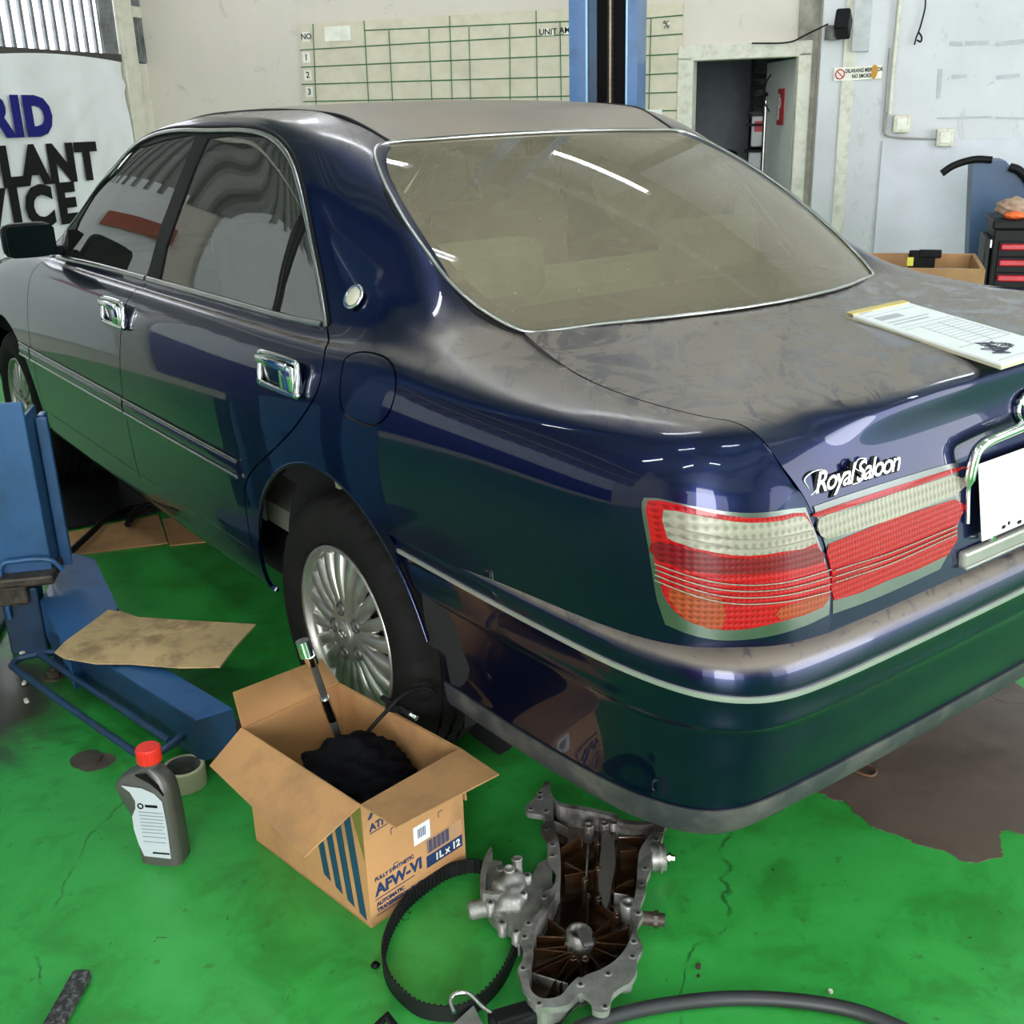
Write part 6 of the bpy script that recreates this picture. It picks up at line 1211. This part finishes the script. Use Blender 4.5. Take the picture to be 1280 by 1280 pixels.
# tensioner and sensor on the far side
a = pick(560+1010/4, 960+450/4, 2, .035); b_ = pick(560+1082/4, 960+445/4, 2, .035); mb = MB(); mb.cyl(tuple(a), tuple(b_), .026, n=26); mb.cyl(tuple(a+(b_-a)*.55), tuple(a+(b_-a)*.75), .030, n=26); tn = mb.build('tensioner', M_alu, cvr)
c_ = pick(560+1135/4, 960+452/4, 2, .035); mb = MB(); mb.cyl(tuple(b_), tuple(c_), .0065, n=6, smooth=False); mb.cyl(tuple(b_+(c_-b_)*.4), tuple(b_+(c_-b_)*.62), .010, n=6, smooth=False); mb.build('tensioner_bolt', M_chromed, tn)
a = pick(560+960/4, 960+750/4, 2, .035); b_ = pick(560+1030/4, 960+755/4, 2, .035); c_ = pick(560+1085/4, 960+762/4, 2, .035); mb = MB(); mb.cyl(tuple(a), tuple(b_), .013, n=18); mb.cyl(tuple(b_), tuple(b_+(c_-b_)*.4), .016, n=6, smooth=False); mb.cyl(tuple(b_+(c_-b_)*.4), tuple(c_), .012, n=14); mb.build('oil_pressure_sensor', M_grime, cvr)
# ------------------------------------------------------------------ small things in the foreground
brk = thing('bracket_with_rod', pick(600, 1275, 2, 0), 'silver metal bracket with a bent rod at the bottom edge of the view', 'metal part')
P = [P2(568, 1266, .03), P2(563, 1252, .034), P2(568, 1243, .038), P2(582, 1241, .040), P2(592, 1247, .038), P2(603, 1258, .034), P2(616, 1268, .03)]
mb = MB(); mb.tube(catmull(P, 6), .0040, 8); mb.build('bent_rod', M_chromed, brk)
mb = MB(); mb.prism([gp(*q, .03) for q in ((560, 1290), (566, 1278), (592, 1254), (600, 1272), (612, 1290))], .018, .026); mb.build('bracket_plate', M_alub, brk)
mt = thing('small_motor', pick(650, 1275, 2, 0), 'black ribbed actuator with a round end beside the silver bracket', 'engine part')
mb = MB(); a = P2(612, 1280, .022); b_ = P2(668, 1268, .022); mb.cyl(a, b_, .016, n=18); mb.box(tuple((a+b_)/2), (.06, .03, .036), Matrix.Rotation(-.3, 4, 'Z'), bev=.004); mb.build('actuator_body', M_black, mt); mb = MB(); mb.cyl(b_, P2(680, 1262, .022), .011, n=16); mb.lathe([(.011, 0), (.007, .0005), (.006, -.006), (0, -.006)], Matrix.Translation(P2(680, 1262, .022)) @ (P2(680, 1262, .022)-b_).to_track_quat('Z', 'Y').to_matrix().to_4x4(), 16); mb.build('actuator_nozzle', M_black, mt)
mb = MB(); mb.tube(catmull([P2(u, v, .012) for u, v in ((700, 1300), (735, 1281), (800, 1262), (880, 1250), (950, 1248), (1020, 1254), (1080, 1267), (1150, 1296))], 10), .0125, 12); o = mb.build('rubber_hose', simple('hose_rubber', (.022, .023, .025), .5, var=.2)); tag(o, 'thick black rubber hose curving along the bottom edge', 'hose')
mb = MB(); a = P2(104, 1216, .012); b_ = P2(52, 1310, .012); d = b_-a; mb.box(tuple((a+b_)/2), (d.length, .034, .022), Matrix.Rotation(math.atan2(d.y, d.x), 4, 'Z'), bev=.007); o = mb.build('black_bar', simple('speckled_black', (.014, .014, .015), .6, var=.3, dirt=(.3, .3, .3), dirtamt=.5, dirtscale=90)); tag(o, 'speckled black bar entering at the lower left corner', 'bar')
p = pick(108, 950, 2, 0); mb = MB(); mb.cyl((p[0], p[1], 0), (p[0], p[1], .006), .036, n=28); o = mb.build('floor_cap', simple('grimy_cap', (.05, .040, .030), .7, var=.3)); tag(o, 'flat dark round anchor cap set in the floor left of the oil bottle', 'cap')
mb = MB(); q = pick(122, 953, 2, 0); mb.prism(jag([(q[0]+.042*math.cos(a), q[1]+.036*math.sin(a)) for a in np.linspace(0, 2*PI, 9)[:-1]], .003, 4, 9), 0, .001); mb.build('bare_patch', M_bare, floor)
p = pick(68, 846, 2, .0); mb = MB(); mb.cyl((p[0], p[1], 0), (p[0], p[1], .022), .018, n=6, smooth=False); mb.cyl((p[0], p[1], .022), (p[0], p[1], .030), .010, n=12); mb.cyl((p[0], p[1], 0), (p[0], p[1], .004), .028, n=20); o = mb.build('anchor_bolt', M_grime); tag(o, 'greasy anchor bolt in the floor inside the lift foot guard', 'bolt')
for k, (u, v, lb_) in enumerate(((29, 815, 'white chip nearest the lift column on the greasy floor'), (31, 853, 'flat white chip between the column and the green floor edge'), (33, 876, 'larger white pebble at the border of the green floor'))):
    p = pick(u, v, 2, .006); mb = MB(); mb.box(tuple(p), (.022, .012, .009), Matrix.Rotation(k*.5+.5, 4, 'Z'), bev=.004); o = mb.build('chip', simple('chip_white', (.66, .63, .56), .7) if k == 0 else MATS['chip_white']); tag(o, lb_, 'debris')
for k, (u, v, r_, lb_) in enumerate(((873, 1208, .005, 'small brown nut on the floor right of the engine cover'), (873, 1219, .0028, 'tiny brown nut just below the other one on the green floor'), (1038, 1239, .004, 'small pale pebble above the black hose'))):
    p = pick(u, v, 2, .003); mb = MB(); mb.cyl((p[0], p[1], 0), (p[0], p[1], r_*1.4), r_, n=6, smooth=False); o = mb.build('nut' if k < 2 else 'pebble', M_grime if k < 2 else MATS['chip_white']); tag(o, lb_, 'nut' if k < 2 else 'pebble')
mb = MB(); mb.tube(catmull([P2(u, v, .006) for u, v in ((1068, 956), (1078, 953), (1092, 959), (1095, 966), (1088, 970), (1074, 966), (1064, 961))], 5), .003, 7); o = mb.build('rusty_clip', simple('rust', (.12, .055, .025), .8)); tag(o, 'rusty U shaped clip on the bare patch under the bumper', 'clip')
for k, (a, b_, r_) in enumerate((((470, 1203), (466, 1201), .008),)):
    p = P2(469, 1203, .01); mb = MB(); mb.lathe([(.003, 0), (.006, .001), (.0085, .004), (.006, .008), (.003, .009)], Matrix.Translation((p.x, p.y, 0)), 16); o = mb.build('rubber_grommet', M_black); tag(o, 'tiny black rubber grommet touching the outside of the toothed belt', 'grommet')
mb = MB(); mb.tube([P2(472, 1283, .01), P2(484, 1270, .012), P2(496, 1288, .01)], .008, 6); o = mb.build('rubber_scrap', M_black); tag(o, 'black rubber scrap at the bottom edge below the belt', 'scrap')
# sheets and mat under the car
for k, (L, m_, z, lb_, nm, cat) in enumerate(((((60, 672), (198, 645), (210, 680), (100, 694), (60, 700)), M_kraft, .006, 'brown cardboard sheet on the floor under the front door', 'cardboard_sheet', 'cardboard'), (((203, 650), (258, 645), (262, 678), (212, 683)), M_kraft, .005, 'smaller brown cardboard piece right of the sheet under the car', 'cardboard_sheet', 'cardboard'), (((60, 600), (128, 590), (200, 625), (210, 640), (75, 665)), M_black, .010, 'black rubber mat on the floor behind the lift carriage', 'rubber_mat', 'mat'))):
    mb = MB(); mb.prism([gp(*q, 0) for q in L], .0008+.006*(k == 2), z+.002*(k == 2)); o = mb.build(nm, m_); tag(o, lb_, cat)
mb = MB(); mb.tube(catmull([P2(u, v, .03) for u, v in ((88, 690), (115, 665), (133, 648), (160, 636), (190, 630))], 5), .012, 6); mb.tube(catmull([P2(u, v, .03) for u, v in ((160, 655), (168, 640), (180, 634))], 4), .014, 6); o = mb.build('support_arm', M_black); tag(o, 'thin black jointed arm lying on the sheets under the car', 'arm')
# ------------------------------------------------------------------ papers on the trunk lid
f0, f1 = pick(1058, 391, 2, 1.016), pick(1128, 376, 2, 1.016); g0 = pick(1252, 455, 2, .995); g1 = f1+(g0-f0)
pad = thing('paper_pad', tuple((f0+g1)/2), 'pad of printed forms with a yellow binding lying on the dusty trunk lid', 'paper')
def quad(a, b_, c_, d_, h0, h1, name, mat, par):
    up = np.array([0, 0, 1]); mb = MB(); c = [a, b_, c_, d_]; mb.add([tuple(p+up*h0) for p in c]+[tuple(p+up*h1) for p in c], [(3, 2, 1, 0), (4, 5, 6, 7), (0, 1, 5, 4), (1, 2, 6, 5), (2, 3, 7, 6), (3, 0, 4, 7)]); return mb.build(name, mat, par, recalc=True)
quad(f0, g0, g1, f1, -.010, -.004, 'pad_back', simple('cream_card', (.45, .43, .30), .7), pad); sheet = quad(f0, g0, g1, f1, -.004, 0, 'top_sheet', simple('form_paper', (.78, .80, .80), .6, var=.02), pad)
e = (g0-f0)/np.linalg.norm(g0-f0); quad(f0, f0+e*.022, f1+e*.022, f1, -.006, .002, 'yellow_binding', simple('binding_yellow', (.62, .47, .16), .6), pad)
w_ = (f1-f0); nn_ = np.linalg.norm(g0-f0); M_pr = simple('form_print', (.40, .42, .46), .6)
mk_ = lambda a, b_, c_, d_, m=M_pr: quad(f0+e*nn_*a+w_*c_, f0+e*nn_*b_+w_*c_, f0+e*nn_*b_+w_*d_, f0+e*nn_*a+w_*d_, .0002, .0006, 'form_rule', m, sheet)
for a in (.12, .36, .40, .74, .96): mk_(a, a+.004, .06, .94)
for k in range(9): mk_(.42+k*.034, .424+k*.034, .30, .92)
for c_ in (.30, .62, .92): mk_(.40, .74, c_, c_+.006)
mk_(.16, .22, .10, .5); mk_(.26, .275, .1, .8); mk_(.30, .315, .1, .7); mk_(.05, .065, .1, .3)
M_pen = simple('pen_ink', (.05, .05, .08), .5); r = random.Random(3)
for k in range(10):
    c = f0+e*nn_*(.78+.014*k+r.uniform(-.02, .02))+w_*(.30+.25*r.random()); P = [c+np.array([r.uniform(-.018, .018), r.uniform(-.018, .018), .0012]) for _ in range(6)]; mb = MB(); mb.tube(catmull(P, 4), .0009, 4); mb.build('pen_scrawl', M_pen, sheet)
# ------------------------------------------------------------------ right background
OFF = 2.3
def rl_(u, v, off=OFF): return wl(u, v, off)
tb = thing('tool_cabinet', MW @ Vector((rl_(1270, 300)[0], -OFF+.3, 0)), 'black roller tool cabinet with red drawer pulls at the right edge', 'tool cabinet')
x0, zt_ = rl_(1243, 287); x1 = x0+.72
mb = MB(); wbox(mb, x0, x1, .10, zt_, -OFF, -OFF+.46, bev=.008); cb = wbuild(mb, 'cabinet_body', simple('cabinet_black', (.008, .008, .009), .45, var=.15, spec=.15), tb)
mb = MB(); wbox(mb, x0-.012, x1, zt_, zt_+.05, -OFF-.012, -OFF+.47, bev=.01); wbuild(mb, 'top_tray', MATS['cabinet_black'], tb)
mb = MB(); wbox(mb, x0-.035, x0-.006, .30, zt_-.05, -OFF+.03, -OFF+.42, bev=.006); wbuild(mb, 'side_handle_panel', simple('cabinet_grey', (.025, .027, .028), .45, spec=.2), tb)
mb = MB(); z_ = zt_-.08; mb.box((x0-.004, -OFF+.05, z_), (.02, .04, .05), bev=.005); wbuild(mb, 'corner_catch', M_chromed, tb)
M_pull = simple('drawer_red', (.45, .006, .02), .35)
for k, yy in enumerate((308, 328, 347, 367, 388, 410)):
    z = rl_(1262, yy)[1]; mb = MB(); wbox(mb, x0+.03, x1-.03, z-.055, z+.028, -OFF-.012, -OFF+.004, bev=.004); dr = wbuild(mb, 'drawer', MATS['cabinet_black'], tb)
    mb = MB(); wbox(mb, x0+.04, x1-.04, z-.018, z+.016, -OFF-.034, -OFF-.010, bev=.008); wbuild(mb, 'drawer_pull', M_pull, dr)
for xx_ in (x0+.06, x1-.06):
    for yy in (-OFF+.06, -OFF+.40): mb = MB(); mb.cyl((xx_-.012, yy, .05), (xx_+.012, yy, .05), .05, n=18); wbuild(mb, 'castor', M_black, tb)
# things lying in the tray
def lump(c, sz, seed, name, mat, lb_, cat, amp=.1):
    bm = bmesh.new(); bmesh.ops.create_icosphere(bm, subdivisions=4, radius=1); r = random.Random(seed); ph = [r.uniform(0, 6) for _ in range(6)]
    for v in bm.verts:
        q = v.co; d = 1+amp*math.sin(q.x*6+ph[0])*math.cos(q.y*5+ph[1])+amp*.7*math.sin(q.z*9+q.x*7+ph[2])+amp*.4*math.sin(q.y*17+ph[3]+q.z*5); v.co = Vector((q.x*sz[0]*d, q.y*sz[1]*d, q.z*sz[2]*d))
    mb = MB(); mb.addbm(bm, Matrix.Translation(c), True); o = wbuild(mb, name, mat); return tag(o, lb_, cat)
zz = zt_+.05
lump((x0+.10, -OFF+.15, zz+.055), (.09, .07, .055), 1, 'work_glove', simple('glove_tan', (.36, .24, .17), .8, var=.3, scale=40), 'crumpled tan work glove on the tool cabinet', 'glove', .08)
lump((x0+.10, -OFF+.045, zz+.022), (.055, .04, .022), 2, 'orange_cap', simple('bright_orange', (.75, .13, .02), .5), 'bright orange plastic piece at the front of the tool cabinet', 'plastic piece', .05)
lump((x0+.34, -OFF+.14, zz+.05), (.13, .09, .05), 3, 'plastic_bag', simple('grey_white_plastic', (.50, .52, .53), .35, var=.3, scale=20), 'crumpled whitish plastic bag right of the glove on the cabinet', 'bag', .18)
# blue sheet-metal cabinet behind
OB = 1.35; mb = MB(); pa = [rl_(u, v, OB) for u, v in ((1216, 201), (1257, 201), (1270, 216), (1300, 250), (1300, 420), (1206, 420))]
mb.prism([(p[0], max(p[1], .02)) for p in pa], 0, .40, Matrix(((1, 0, 0, 0), (0, 0, -1, -OB+.40), (0, 1, 0, 0), (0, 0, 0, 1)))); o = wbuild(mb, 'blue_cabinet', simple('cabinet_blue', (.030, .075, .155), .45, var=.06)); tag(o, 'tall slate blue metal housing with a cut corner behind the tool cabinet', 'cabinet')
mb = MB(); mb.tube(catmull([wpx(u, v, OB+.02) for u, v in ((1177, 217), (1190, 208), (1206, 202), (1222, 199), (1240, 200))], 6), .022, 8); o = mb.build('black_hose', M_black); tag(o, 'black hose arching out left of the blue metal housing', 'hose')
mb = MB(); mb.tube(catmull([wpx(u, v, OB+.05) for u, v in ((1262, 209), (1272, 212), (1281, 220), (1290, 234))], 6), .026, 8); o = mb.build('black_hose', M_black); tag(o, 'black hose end curling over the cut corner of the blue housing', 'hose')
# wooden crate of planks
M_wood = simple('crate_wood', (.36, .19, .08), .75, var=.25, scale=8, dirt=(.14, .09, .05), dirtamt=.4)
OC = 3.0; xa, za = rl_(1106, 320, OC-.0); xb_, zb2 = rl_(1232, 334, OC); cr = thing('wooden_crate', MW @ Vector(((xa+xb_)/2, -OC+.25, 0)), 'open crate of brown wooden planks between the car trunk and the tool cabinet', 'crate')
ztop = zb2; xb_ = xb_
k = 0; z = ztop
while z > .05:
    for y in (-OC, -OC+.62): mb = MB(); wbox(mb, xa-.25, xb_, z-.085, z-.008, y-.011, y+.011, bev=.003); wbuild(mb, 'plank', M_wood, cr)
    for x in (xa-.25, xb_-.011): mb = MB(); wbox(mb, x-.011, x+.011, z-.085, z-.008, -OC+.012, -OC+.608, bev=.003); wbuild(mb, 'plank', M_wood, cr)
    z -= .092
for x in (xb_-.10, xa-.10):
    mb = MB(); wbox(mb, x-.035, x+.035, 0, ztop-.09, -OC-.030, -OC-.012, bev=.003); wbuild(mb, 'batten', M_wood, cr)
u_, v_z = rl_(1152, 325, OC-.62)
mb = MB(); wbox(mb, u_-.07, u_+.07, ztop-.09, ztop+.012, -OC+.585, -OC+.605, bev=.008); wbox(mb, u_-.02, u_+.10, ztop-.03, ztop+.016, -OC+.583, -OC+.602, bev=.008); o = wbuild(mb, 'rag', M_black); tag(o, 'black rag hanging over the far plank of the wooden crate', 'cloth')
u2, _ = rl_(1141, 334, OC); mb = MB(); wbox(mb, u2-.03, u2+.0, ztop+.002, ztop+.045, -OC-.005, -OC+.002, bev=.001); o = wbuild(mb, 'yellow_tag', simple('tag_yellow', (.6, .5, .05), .6)); tag(o, 'small yellow tag on the near edge of the crate', 'tag')
# a red cabinet added out of view for its reflection in the paint
rd_ = thing('red_cabinet', (-3.4, -.6, 0), 'red steel cabinet standing left of the camera', 'cabinet'); mb = MB(); mb.box((-3.4, -.6, .75), (.5, .7, 1.5), bev=.02); mb.build('cabinet_body', simple('cabinet_red', (.35, .01, .02), .4), rd_); mb = MB(); mb.box((-3.14, -.6, .9), (.02, .62, 1.1), bev=.004); mb.build('cabinet_door', MATS['cabinet_red'], rd_)
